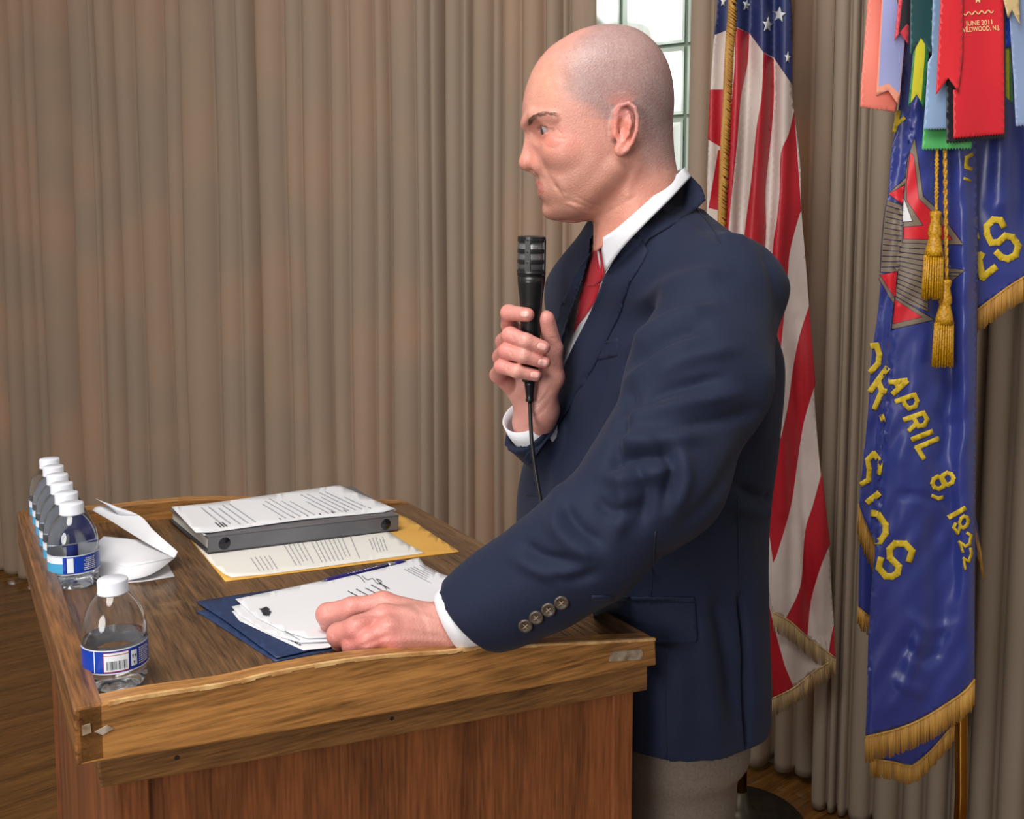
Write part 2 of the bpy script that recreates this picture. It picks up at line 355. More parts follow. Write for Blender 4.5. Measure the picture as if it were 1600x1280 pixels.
def curtain(valleys, zb, zt, off, label, hemcurve=0.0):
    """valleys: (px, depth weight) of the dark lines between pleats"""
    ss = np.array([wall_s(p, off) for p, _ in valleys]); dw = np.array([d for _, d in valleys])
    S = np.concatenate([np.linspace(ss[i], ss[i+1], 13)[:-1] for i in range(len(ss)-1)]+[ss[-1:]])
    i = np.clip(np.searchsorted(ss, S, 'right')-1, 0, len(ss)-2); t = (S-ss[i])/(ss[i+1]-ss[i]); wd = ss[i+1]-ss[i]
    amp = np.minimum(0.075, 0.25*wd)*(0.75+0.5*((i*7919) % 5)/4)
    lobe = (1-np.abs(2*t-1)**2.6); base = -(dw[i]*(1-t)**6+dw[i+1]*t**6)*0.045
    sk = ((i*31) % 7-3)/3*0.22; tt = t+sk*t*(1-t)
    lobe = (1-np.abs(2*tt-1)**3.0)
    Z = np.concatenate([[zb], np.linspace(zb+0.02, zt, 14)])
    V = []
    for kz, z in enumerate(Z):
        fz = 1.0+0.10*math.sin(z*2.1)
        d = off+(amp*lobe)*fz+base+0.004*np.sin(S*9+z*3); zz = z+(hemcurve*np.sin(S*5.3) if kz < 1 else 0)
        p = q0+cd*S[:, None]+cn*d[:, None]; V.append(np.column_stack([p[:, 0], p[:, 1], np.full(len(S), z)+(hemcurve*np.sin(S*5.3) if kz == 0 else 0)]))
    V = np.concatenate(V); n = len(S)
    F = [(r*n+c, r*n+c+1, (r+1)*n+c+1, (r+1)*n+c) for r in range(len(Z)-1) for c in range(n-1)]
    o = mesh_obj('curtain', V, F, m_curt, origin=V[n//2]*[1, 1, 0]+[0, 0, zb])
    md = o.modifiers.new('s', 'SOLIDIFY'); md.thickness = 0.0025
    return tag(o, label, 'curtain', 'taupe pleated curtains')
VL = [(-190, .4), (-150, 1), (-120, .4), (-85, .6), (-50, 1), (-22, .4), (5, .9), (28, .4), (50, .5), (66, .3), (112, 1.8), (150, .3), (160, .6), (188, .8), (219, .6), (262, 1), (290, .5),
      (340, .8), (375, .4), (398, 2.0), (447, .9), (475, .4), (516, 1.0), (547, .4), (584, .8), (606, .9), (650, .7), (672, .7), (690, 2.0), (722, .6), (734, .9), (768, .8), (784, .5),
      (812, .3), (846, .8), (874, 1.0), (886, .5), (926, .4)]
curtain(VL, 0.025, 3.15, -0.04, 'long taupe pleated curtain filling the wall left of the man, window light glowing through')
curtain([(1071, .3), (1104, .6), (1150, .6), (1176, .4), (1222, 1.6), (1262, .3), (1303, .8)], 0.035, 3.15, -0.05, 'taupe curtain between the glass block window and the navy flag, behind the striped flag', 0.012)
curtain([(1292, .3), (1318, .5), (1334, .7), (1352, .4), (1392, .6), (1440, .8), (1480, .5), (1520, .9), (1547, 1.6), (1596, .7), (1650, .6), (1700, .8), (1760, .5), (1830, .6), (1900, .5)], 0.01, 3.15, 0.06,
        'taupe curtain at the right edge behind the navy blue flag')
# ================================================================== LECTERN
wv = np.array([-0.497, 0.868, 0]); wv /= np.linalg.norm(wv); uv = np.array([-wv[1]*-1, 0, 0]); uv = np.array([wv[1], -wv[0], 0])
Ac = on_plane(119, 1108, np.array([0, 0, 1.12]), ZF)
def side(x, y, off=0.0):       # px -> point on the vertical plane of the near side board
    return on_plane(x, y, Ac+wv*off, wv)
Bc = side(1024, 999)
Lw = 0.735; LL = (Bc-Ac)@uv
m_top = wood('scuffed_dark_walnut_top', srgb(52, 36, 24), srgb(124, 92, 62), math.atan2(wv[1], wv[0]), 1.0, 0.30, worn=srgb(150, 118, 84))
m_board = wood('honey_brown_edge_board', srgb(88, 58, 30), srgb(184, 130, 72), math.atan2(uv[1], uv[0]), 1.0, 0.35, worn=srgb(96, 62, 34))
m_board2 = wood('brown_moulding_wood', srgb(76, 50, 28), srgb(146, 102, 58), math.atan2(uv[1], uv[0]), 1.1, 0.4)
m_boardw = wood('brown_front_board_wood', srgb(78, 50, 26), srgb(150, 100, 54), math.atan2(wv[1], wv[0]), 1.0, 0.35, worn=srgb(50, 32, 18))
m_panel = wood('reddish_oak_veneer', srgb(84, 46, 24), srgb(142, 84, 46), 'z', 0.55, 0.45, fine=40)
m_worn = mat('bare_worn_wood', srgb(214, 176, 120), 0.7, noise=(60, srgb(170, 120, 66), (1, 1, 1)))
m_scr = mat('pale_scuff', srgb(172, 160, 144), 0.7, noise=(80, srgb(120, 96, 70), (1, 1, 1)))
lec = empty('lectern', (*(Ac+uv*LL/2+wv*Lw/2)[:2], 0)); tag(lec, 'worn brown wooden lectern with raised curved edge boards and a sloping top', 'lectern')
topc = [(119, 1108), (170, 1098), (232, 1086), (350, 1069), (424, 1052), (525, 1034), (610, 1024), (700, 1018), (744, 1012), (892, 1005), (1024, 998)]
topc = [tuple(p) for p in spline(topc, 3)]
botc = [(1026, 1040), (880, 1067), (700, 1099), (420, 1148), (124, 1197)]
poly = [side(*p) for p in topc+botc]
TH = 0.024
mb = MB(); mb.prism(poly, wv*TH); nb_ = mb.build('side_board', m_board, lec, bevel=0.002)
# far side board = the same board shifted
far = [p+wv*(Lw-TH) for p in poly]
mb = MB(); mb.prism(far, wv*TH); mb.build('side_board', m_board, lec, bevel=0.002)
# bare rubbed line along the near board's upper edge
mb = MB(); tp = [side(*p) for p in topc]; nn = len(tp)
for i in range(3, nn-1):
    wd = 0.0016+0.0016*abs(math.sin(i*1.7)); a, b = tp[i], tp[i+1]; o = -wv*0.0007; up = np.array([0, 0, 0.0006])
    mb.prism([a+o-[0, 0, wd], b+o-[0, 0, wd*0.9], b+o+up, a+o+up], wv*0.004)
mb.build('worn_edge', m_worn, lec)['label'] = 'pale bare wood line where the varnish is rubbed off the board edge'
mb = MB()
def scuff(): 
    global mb
    mb.build('scuff_mark', m_scr, lec); mb = MB()
mb.prism([side(955, 1022, -.001), side(962, 1018, -.001), side(1003, 1015, -.001), side(1005, 1024, -.001), side(1000, 1031, -.001), side(952, 1034, -.001)], wv*0.002); scuff()
mb.prism([side(128, 1135, -.001), side(141, 1131, -.001), side(143, 1145, -.001), side(129, 1150, -.001)], wv*0.002); scuff()
mb.prism([side(148, 1144, -.001), side(168, 1134, -.001), side(178, 1139, -.001), side(160, 1149, -.001)], wv*0.002)
mb.build('scuff_mark', m_scr, lec)
# sloping top: px traces of the surface edge give its two heights
zl = Ac[2]-0.020; zr = Bc[2]-0.001
TP0 = np.array([Ac[0], Ac[1], zl]); tdir = uv*LL+np.array([0, 0, zr-zl]); TN = np.cross(tdir, wv); TN /= np.linalg.norm(TN)
if TN[2] < 0: TN = -TN
def top_at(x, y, h=0.0): return on_plane(x, y, TP0+TN*h, TN)
mb = MB(); mb.box(TP0+wv*TH*0.5-TN*0.018+uv*0.004, tdir*0.996, wv*(Lw-TH), TN*0.018); mb.build('sloped_top', m_top, lec)
# front (audience side) board
mb = MB(); zb = side(124, 1197)[2]
mb.prism([Ac*[1, 1, 0]+[0, 0, zb]-uv*0.002, Ac*[1, 1, 0]+[0, 0, zb]+uv*0.022, Ac*[1, 1, 0]+[0, 0, Ac[2]]+uv*0.022, Ac*[1, 1, 0]+[0, 0, Ac[2]]-uv*0.002], wv*Lw)
mb.build('front_board', m_boardw, lec, bevel=0.002)
# moulding under the boards
o1 = 0.018
mo = [side(152, 1190, o1), side(1012, 1040, o1), side(1012, 1079, o1), side(157, 1233, o1)]
mb = MB(); mb.prism(mo, wv*(Lw-2*o1)); mb.build('moulding', m_board2, lec, bevel=0.002)
# body
o2 = 0.036
pl = side(180, 1240, o2); pr = side(990, 1100, o2); sl = (pl-Ac)@uv; sr = (pr-Ac)@uv
zt0 = side(180, 1222, o2)[2]; zt1 = side(990, 1080, o2)[2]
def bp_(s, wq, z): return np.array([*(Ac+uv*s+wv*wq)[:2], z])
def ztop(s): return zt0+(zt1-zt0)*(s-sl)/(sr-sl)
mb = MB(); st = 0.030; WF = Lw-o2
e = 0.004
mb.prism([bp_(sl+st, o2+e, .05), bp_(sr-st, o2+e, .05), bp_(sr-st, o2+e, ztop(sr-st)), bp_(sl+st, o2+e, ztop(sl+st))], wv*0.012); mb.build('side_panel', m_panel, lec)
mb = MB(); mb.prism([bp_(sl, o2, 0.02), bp_(sl+st, o2, 0.02), bp_(sl+st, o2, ztop(sl+st)), bp_(sl, o2, ztop(sl))], wv*0.03); mb.build('corner_post', m_panel, lec, bevel=0.002)
mb = MB(); mb.prism([bp_(sr-st, o2, 0.02), bp_(sr, o2, 0.02), bp_(sr, o2, ztop(sr)), bp_(sr-st, o2, ztop(sr-st))], wv*0.03); mb.build('corner_post', m_panel, lec, bevel=0.002)
mb = MB(); mb.prism([bp_(sl+0.003, o2+.03, 0.02), bp_(sl+.018, o2+.03, 0.02), bp_(sl+.018, o2+.03, ztop(sl)), bp_(sl+0.003, o2+.03, ztop(sl))], wv*(WF-o2-.03)); mb.build('front_panel', m_panel, lec)
mb = MB(); mb.prism([bp_(sl, WF-.012, 0.02), bp_(sr, WF-.012, 0.02), bp_(sr, WF-.012, ztop(sr)), bp_(sl, WF-.012, ztop(sl))], wv*0.012); mb.build('side_panel', m_panel, lec)
mb = MB(); mb.box(bp_(sl-.01, o2-.01, 0), uv*(sr-sl+.02), wv*(WF-o2+.02), (0, 0, .05)); mb.build('plinth', m_panel, lec, bevel=0.002)
# nail holes
m_nh = mat('dark_nail_hole', (0.01, 0.008, 0.006), 0.8)
mb = MB()
for x, y in ((276, 1184), (612, 1123)):
    mb = MB(); mb.lathe([(0.0001, 0.0006), (0.0022, 0.0006), (0.0022, -0.002)], side(x, y, o1), -wv, 10); mb.build('nail_hole', m_nh, lec)
# ================================================================== FLAGS
m_gold = mat('brass_pole', srgb(190, 140, 60), 0.28, metal=1.0, noise=(14, srgb(140, 96, 40), (1, 1, 0.2)))
m_fr = mat('golden_silk_fringe', srgb(198, 152, 72), 0.55, noise=(90, srgb(160, 112, 44), (1, 1, 0.1)))
m_fr2 = mat('faded_gold_fringe', srgb(206, 174, 124), 0.6, noise=(90, srgb(150, 122, 80), (1, 1, 0.1)))
m_cordg = mat('gold_cord', srgb(216, 164, 30), 0.4, noise=(300, srgb(150, 100, 10), (1, 1, 1)))
m_blue = mat('royal_blue_satin', srgb(44, 56, 134), 0.36, spec=0.6, bump=(60, 0.12, (1, 1, 0.3)), sheen=0.1)
m_yel = mat('yellow_applique_letter', srgb(214, 184, 40), 0.55)
m_brz = mat('bronze_grey_print', srgb(126, 112, 96), 0.55)
m_red = mat('emblem_red', srgb(206, 28, 42), 0.5)
m_wht = mat('emblem_white', srgb(220, 220, 222), 0.55)
m_ink = mat('dark_navy_outline', srgb(26, 30, 66), 0.55)
m_usr = mat('flag_red_nylon', srgb(176, 20, 38), 0.5, noise=(5, srgb(158, 16, 32), (3, 3, 1)), bump=(50, 0.3, (1, 1, 0.25)))
m_usw = mat('flag_white_cotton', srgb(206, 192, 186), 0.6, noise=(5, srgb(188, 172, 164), (3, 3, 1)), bump=(50, 0.3, (1, 1, 0.25)))
m_usb = mat('flag_canton_blue', srgb(34, 44, 92), 0.55, bump=(50, 0.3, (1, 1, 0.25)))
def fringe(name, poly, length, depth, mt, parent, seed=1, step=1.7, dirn=(0, 1), lean=0.0):
    """hanging strands along a px polyline; a braid on top"""
    rg = np.random.default_rng(seed); p = spline(poly, 8); L = np.cumsum(np.r_[0, np.hypot(*np.diff(p, axis=0).T)])
    m = MB(); q = P(p[:, 0], p[:, 1], depth(p[:, 0], p[:, 1])-0.002); m.tube(q, 0.0022, 5)
    for s in np.arange(0, L[-1], step):
        x = np.interp(s, L, p[:, 0]); y = np.interp(s, L, p[:, 1]); ln = length*(0.93+0.12*rg.random()); 
        dx = lean+0.6*math.sin(s*0.35)+0.6*(rg.random()-0.5); j = 0.0025*(rg.random()-0.5)
        yy = np.array([y-1, y+ln*.5, y+ln]); xx = np.array([x, x+dx, x+dx*2.2]); 
        D = float(depth(np.array([x]), np.array([y]))[0])-0.002+j
        m.tube(P(xx, yy, np.full(3, D)), [0.0011, 0.0011, 0.0009], 4, cap=True)
    return m.build(name, mt, parent, smooth=True)
def quad(a, b, wd, ext=0.0):
    a = np.array(a, float); b = np.array(b, float); d = b-a; L = np.linalg.norm(d)+1e-9; d /= L; n = np.array([-d[1], d[0]])*wd/2
    a = a-d*ext; b = b+d*ext; return [tuple(a-n), tuple(b-n), tuple(b+n), tuple(a+n)]
def zz(off, sc, pts): return [(off[0]+x/sc, off[1]+y/sc) for x, y in pts]
def letter_regions(lines, mi=0):
    out = []
    for pts, wd in lines:
        for i in range(len(pts)-1): out.append((quad(pts[i], pts[i+1], wd, wd*0.32 if 0 < i < len(pts)-2 or len(pts) > 2 else 0), mi))
    return out
# ---------------- national flag
us = empty('striped_flag', tuple(P(1156, 1262, 2.49)*[1, 1, 0])); tag(us, 'red and white striped flag with starred blue corner and faded gold fringe behind the man', 'flag')
FU = [([(1150, -200), (1152, 60), (1150, 200), (1142, 330), (1140, 420)], 0.02, 9), ([(1172, -200), (1171, 70), (1166, 160), (1158, 330), (1150, 500)], -0.03, 7),
      ([(1190, -200), (1192, 90), (1186, 220), (1172, 400)], 0.018, 8), ([(1208, -200), (1209, 110), (1205, 240), (1197, 420), (1190, 600)], -0.035, 7),
      ([(1226, -200), (1228, 120), (1222, 300), (1215, 450), (1225, 640), (1228, 800)], 0.02, 11), ([(1246, 500), (1252, 700), (1262, 900), (1268, 1000)], -0.02, 9), ([(1285, 640), (1284, 800), (1286, 980)], 0.018, 9),
      ([(1222, 560), (1234, 700), (1238, 850), (1236, 960)], -0.018, 8), ([(1118, 0), (1112, 150), (1110, 300)], 0.015, 7)]
def du(x, y): return 2.42-strokes(x, y, FU)*1.0+0.00004*(x-1180)**2/20+0.006*np.sin(y/45+x/30)
def strip(poly, k=4): return [tuple(p) for p in spline(poly, k)]
def band(l, r, mi): return (strip(l)+strip(r)[::-1], mi)
Ledge = [(1120, -180), (1121, 0), (1116, 60), (1110, 140), (1107, 220), (1105, 290), (1106, 420), (1120, 640), (1160, 820), (1196, 890)]
Redge = [(1216, -180), (1236, 0), (1238, 60), (1238, 133), (1241, 175), (1250, 250), (1252, 330), (1258, 400), (1264, 480), (1271, 580), (1274, 640), (1280, 720), (1290, 800), (1296, 860), (1300, 930), (1303, 975), (1305, 1026)]
c0 = [(1147, 20), (1148, 100), (1140, 200), (1132, 330), (1130, 420)]
c1 = [(1171, 52), (1168, 100), (1158, 150), (1152, 220), (1145, 290), (1140, 340), (1130, 460)]
c2 = [(1193, 82), (1190, 150), (1182, 200), (1174, 280), (1165, 350), (1150, 480)]
c3 = [(1209, 92), (1209, 160), (1203, 230), (1196, 300), (1196, 380), (1180, 520)]
c4 = [(1241, 172), (1232, 210), (1220, 240), (1218, 300), (1213, 350), (1207, 400), (1200, 600)]
c5 = [(1252, 328), (1245, 350), (1234, 395), (1230, 440), (1215, 600)]
c6 = [(1264, 478), (1250, 522), (1240, 570), (1230, 640), (1216, 700), (1206, 745), (1200, 820)]
c7 = [(1274, 600), (1256, 660), (1245, 730), (1236, 790), (1216, 860), (1208, 880)]
c8 = [(1284, 738), (1270, 790), (1258, 830), (1253, 900), (1246, 930), (1228, 966)]
c9 = [(1297, 850), (1281, 890), (1267, 940), (1262, 992)]
c10 = [(1303, 976), (1298, 998), (1295, 1020)]
lowL = [(1196, 890), (1208, 960)]
hem = [(1208, 955), (1235, 970), (1262, 994), (1305, 1027)]
body = strip(Ledge)+[(1207, 955)]+hem[1:]+strip(Redge)[::-1]
rg_ = [(body, 1),
       (strip(Ledge)[:9]+[(1116, 55), (1150, 42), (1171, 52), (1193, 82), (1209, 90), (1238, 133)]+strip(Redge)[:9][::-1], 2),
       ([(1109, 140), (1135, 140), (1137, 236), (1106, 218)], 0), ([(1122, 235), (1138, 230), (1128, 330), (1107, 325)], 0),
       (strip([(1148, 42), (1148, 100), (1140, 200), (1132, 330), (1126, 420)])+strip(c1)[::-1], 0),
       (strip(c2)+strip(c3)[::-1], 0), (strip(c4)+strip(c5)[::-1], 0), (strip(c6)+strip(c7)[::-1], 0), (strip(c8)+[(1262, 994)]+strip(c9)[::-1], 0), (strip(c10)+[(1305, 1027), (1303, 976)], 0)]
# red runs down between stripes 3 and 4 to the man's back
rg_.append((strip([(1252, 328), (1258, 400), (1264, 478)])+[(1250, 380)], 1))
sheet('flag_cloth', rg_, du, [m_usr, m_usw, m_usb], 6, us, 0.0015, origin=P(1200, 500, 2.42))
def du2(x, y): return 2.455+0.01*np.sin(x/9)
sheet('flag_cloth', [([(1190, 860), (1215, 930), (1290, 1000), (1301, 1052), (1272, 1048), (1240, 1074), (1208, 1092), (1203, 1000)], 1), ([(1200, 940), (1211, 985), (1226, 1040), (1240, 1074), (1208, 1092), (1203, 1000)], 0)],
      du2, [m_usr, m_usw], 6, us, 0.0015, origin=P(1250, 1000, 2.455))
fringe('gold_fringe', [(1208, 957), (1235, 972), (1262, 996), (1306, 1029)], 30, du, m_fr2, us, 1, 2.1)
fringe('gold_fringe', [(1207, 1092), (1240, 1075), (1272, 1050), (1303, 1030)], 28, du2, m_fr2, us, 2, 2.1)
fringe('gold_fringe', [(1199, 870), (1203, 880), (1207, 890)], 26, du2, m_fr2, us, 3, 1.5)
m_ = MB(); pf = spline([(1146, -180), (1144, 0), (1140, 60), (1137, 120), (1134, 180), (1131, 240), (1128, 320), (1126, 400)], 6)
rr = np.random.default_rng(4)
for i in range(len(pf)-1):
    for j in range(5):
        t = (j+rr.random())/5; x = pf[i][0]*(1-t)+pf[i+1][0]*t+1; y = pf[i][1]*(1-t)+pf[i+1][1]*t; D = float(du(np.array([x]), np.array([y]))[0])-0.012
        xs = x+np.array([-6, 0, 6])+rr.random(3)*2-1
        m_.tube(P(xs, y+np.array([2, 6, 11])+rr.random()*4, np.array([D, D-.003, D])), 0.0022, 4)
q = P(pf[:, 0]-2, pf[:, 1], du(pf[:, 0], pf[:, 1])-0.010); m_.tube(q, 0.0065, 8)
m_.build('gold_fringe', m_fr, us, smooth=True)
def star(cx, cy, r, rot, sq=1.0):
    return [(cx+sq*(r if k % 2 == 0 else r*0.42)*math.sin(rot+k*math.pi/5), cy-(r if k % 2 == 0 else r*0.42)*math.cos(rot+k*math.pi/5)) for k in range(10)]
for cx, cy, r, rot, sq in ((1217, 23, 13, 0.1, .85), (1200, 39, 13, 0.1, .7), (1231, 90, 10, 0.1, .5), (1167, 8, 11, 0.2, .55), (1184, -30, 13, 0.1, .6), (1212, -50, 13, 0.1, .8), (1130, 2, 10, .1, .5)):
    sheet('star', [(star(cx, cy, r, rot, sq), 0)], lambda x, y: du(x, y)-0.004, [m_wht], 4, us, 0.001, origin=P(cx, cy, 2.4))
mb = MB(); a = P(1156, 1262, 2.49)*[1, 1, 0]; b = P(1172, -200, 2.49)
mb.tube([a+[0, 0, 0.03], a+[0, 0, 0.5], b, b+[0, 0, 0.1]], 0.0165, 20); mb.build('pole', m_gold, us, smooth=True)
m_base = mat('dark_metal_base', srgb(74, 66, 54), 0.4, metal=0.6, noise=(30, srgb(50, 44, 36), (1, 1, 1)))
mb = MB(); mb.lathe([(0.0, 0), (0.17, 0), (0.172, 0.006), (0.165, 0.014), (0.06, 0.026), (0.03, 0.05), (0.022, 0.09), (0.0, 0.09)], a, n=48); mb.build('stand_base', m_base, us, smooth=True)
# ---------------- blue post flag
bf = empty('navy_banner', tuple(P(1500, 1240, 1.98)*[1, 1, 0])); tag(bf, 'royal blue satin banner with yellow letters, red star emblem and golden fringe', 'flag')
foldx = [(1432, -250), (1430, 100), (1420, 215), (1408, 330), (1404, 400), (1396, 480), (1392, 520), (1386, 600), (1380, 680), (1374, 760), (1371, 820), (1367, 870), (1360, 960), (1350, 1160)]
fx = spline(foldx, 6)
FB = [([(1495, -250), (1500, 150), (1508, 400), (1512, 700), (1512, 1060)], 0.020, 16), ([(1440, 300), (1436, 600), (1430, 900), (1420, 1100)], 0.016, 30), ([(1470, -200), (1478, 300), (1475, 560)], -0.010, 14),
      ([(1460, 800), (1468, 900), (1465, 1040)], -0.012, 16), ([(1400, 610), (1420, 660), (1450, 720)], -0.003, 8), ([(1404, 772), (1430, 775), (1458, 781)], -0.006, 4), ([(1490, 420), (1486, 520), (1480, 640), (1472, 720)], -0.010, 12),
      ([(1410, 1000), (1440, 1030), (1470, 1020)], -0.008, 9), ([(1395, 1060), (1420, 1075), (1450, 1085)], 0.006, 9), ([(1460, 640), (1480, 665), (1495, 655)], -0.005, 6), ([(1415, 700), (1408, 760), (1410, 860)], 0.005, 14),
      ([(1480, 760), (1488, 830), (1492, 930)], -0.008, 9), ([(1385, 1120), (1420, 1060), (1440, 980)], 0.008, 10), ([(1500, 700), (1497, 760), (1502, 850)], 0.006, 6), ([(1430, 30), (1432, 200)], .01, 14), ([(1420, 960), (1450, 985), (1490, 975)], 0.006, 8)]
def db(x, y):
    fxx = np.interp(y, fx[:, 1], fx[:, 0]); s = 1/(1+np.exp(np.clip((x-fxx+3)/1.6, -30, 30)))
    edge = np.exp(-((x-np.interp(y, [0, 300, 1060], [1523, 1527, 1523]))/12)**2)*0.014+np.exp(-np.clip((x-fxx), 0, 99)/4)*(x > fxx)*0.008
    return 1.83+0.028*s-strokes(x, y, FB)+edge+0.0025*np.sin(y/37+x/19)*np.sin(x/13)+0.002*np.sin(y/11+x/7)*np.sin(y/60)
left = [(1440, -250), (1418, -60), (1411, 60), (1403, 180), (1394, 230), (1388, 300), (1380, 380), (1374, 470), (1362, 560), (1356, 650), (1350, 710), (1345, 760), (1343, 790)]
front = strip(left, 3)+[(1350, 810), (1368, 850), (1364, 900), (1357, 1000), (1352, 1150), (1400, 1137), (1440, 1122), (1480, 1098), (1508, 1078), (1523, 1060), (1524, 800), (1526, 600), (1528, 400), (1527, 250), (1524, 0), (1510, -250)]
MBL = [m_blue, m_red, m_brz, m_wht, m_ink]
o4 = (1360, 200); s4 = 3.878
def E4(pts): return zz(o4, s4, pts)
reg = [(front, 0), (strip(left, 3)+[(1350, 810), (1368, 850)]+[tuple(p) for p in fx[::-1] if p[1] < 850], 0)]
def outl(pts, wd=9):
    pts = pts+[pts[0]]
    for i in range(len(pts)-1): reg.append((E4(quad(pts[i], pts[i+1], wd, wd*.3)), 4))
A_ = [(268, 65), (318, 415), (400, 490), (560, 705), (192, 705), (192, 600), (200, 470), (112, 398), (212, 305), (228, 180)]
outl(A_, 12); reg.append((E4(A_), 2))
blk = [(104, 440), (200, 472), (192, 700), (345, 705), (350, 1112), (150, 1030), (165, 872), (62, 872), (72, 700), (88, 520)]
outl(blk); reg.append((E4(blk), 2))
for p_ in ([(240, 150), (262, 170), (292, 430), (380, 515), (495, 678), (202, 672), (202, 602), (322, 592), (222, 440), (218, 330)], [(112, 400), (206, 346), (198, 465)], [(58, 892), (160, 870), (148, 1030)], ):
    outl(p_, 7); reg.append((E4(p_), 1))
for p_ in ([(202, 425), (252, 565), (195, 568)],): outl(p_, 8); reg.append((E4(p_), 3))
p_ = [(150, 1022), (385, 1162), (130, 1218)]; outl(p_, 12); reg.append((E4(p_), 2)); p_ = [(148, 1040), (312, 1146), (138, 1186)]; outl(p_, 5); reg.append((E4(p_), 1))
p_ = [(55, 918), (62, 900), (148, 1035), (138, 1062)]; outl(p_, 6); reg.append((E4(p_), 2))
p_ = [(470, 850), (570, 862), (480, 940), (466, 905)]; outl(p_, 10); reg.append((E4(p_), 2))
for k_ in range(11): reg.append((E4(quad((178-k_*2, 725+k_*27), (345, 735+k_*36), 6)), 4))
for k_ in range(12): reg.append((E4(quad((98-k_*3, 470+k_*34), (200-k_*2, 500+k_*31), 6)), 4))
for k_ in range(2): reg.append((E4(quad((475, 875+k_*22), (545-k_*20, 880+k_*18), 5)), 4))
sheet('banner_cloth', reg, db, MBL, 7, bf, 0.0015, origin=P(1450, 600, 1.83))
def db2(x, y): return 1.885+0.006*np.sin(x/7)
sheet('banner_cloth', [([(1350, 700), (1343, 850), (1341, 947), (1362, 965), (1400, 965), (1400, 700)], 0)], db2, MBL, 8, bf, 0.0015, origin=P(1350, 850, 1.88))
def db3(x, y): return 1.875-strokes(x, y, [([(1560, -250), (1565, 100), (1570, 420)], 0.02, 22), ([(1595, 0), (1605, 400)], -0.02, 16), ([(1540, 330), (1600, 300)], .004, 12)])+0.003*np.sin(x/11+y/40)
sheet('banner_cloth', [([(1508, -250), (1512, 0), (1515, 250), (1520, 490), (1545, 470), (1575, 448), (1610, 425), (1660, 385), (1690, 300), (1640, 0), (1560, -250)], 0)], db3, MBL, 8, bf, 0.0015, origin=P(1560, 200, 1.87))
def db4(x, y): return 1.90+0.004*np.sin(x/9)
sheet('banner_cloth', [([(1370, 1100), (1365, 1185), (1395, 1190), (1425, 1196), (1455, 1172), (1500, 1120), (1500, 1060)], 0)], db4, MBL, 8, bf, 0.0015, origin=P(1420, 1150, 1.9))
sheet('banner_cloth', [([(1500, 700), (1518, 760), (1530, 840), (1530, 868), (1520, 875), (1500, 860)], 0)], db4, MBL, 8, bf, 0.0015, origin=P(1515, 800, 1.9))
fringe('golden_fringe', [(1352, 1152), (1400, 1140), (1440, 1124), (1480, 1100), (1508, 1080), (1523, 1062)], 40, lambda x, y: db(x, y-6), m_fr, bf, 5, 1.5)
fringe('golden_fringe', [(1342, 788), (1350, 812), (1368, 852)], 46, db2, m_fr, bf, 6, 1.4, lean=-1)
fringe('golden_fringe', [(1341, 945), (1350, 957), (1360, 964)], 30, lambda x, y: db2(x, y)+.005, m_fr, bf, 7, 1.5, lean=-1)
fringe('golden_fringe', [(1520, 490), (1545, 471), (1575, 449), (1610, 426), (1650, 393)], 36, db3, m_fr, bf, 8, 1.6)
fringe('golden_fringe', [(1360, 1186), (1395, 1191), (1425, 1197), (1455, 1173), (1492, 1130)], 28, db4, m_fr, bf, 9, 1.5)
fringe('golden_fringe', [(1522, 822), (1528, 845), (1533, 868)], 40, lambda x, y: db4(x, y)+.004, m_fr, bf, 10, 1.2, lean=2)
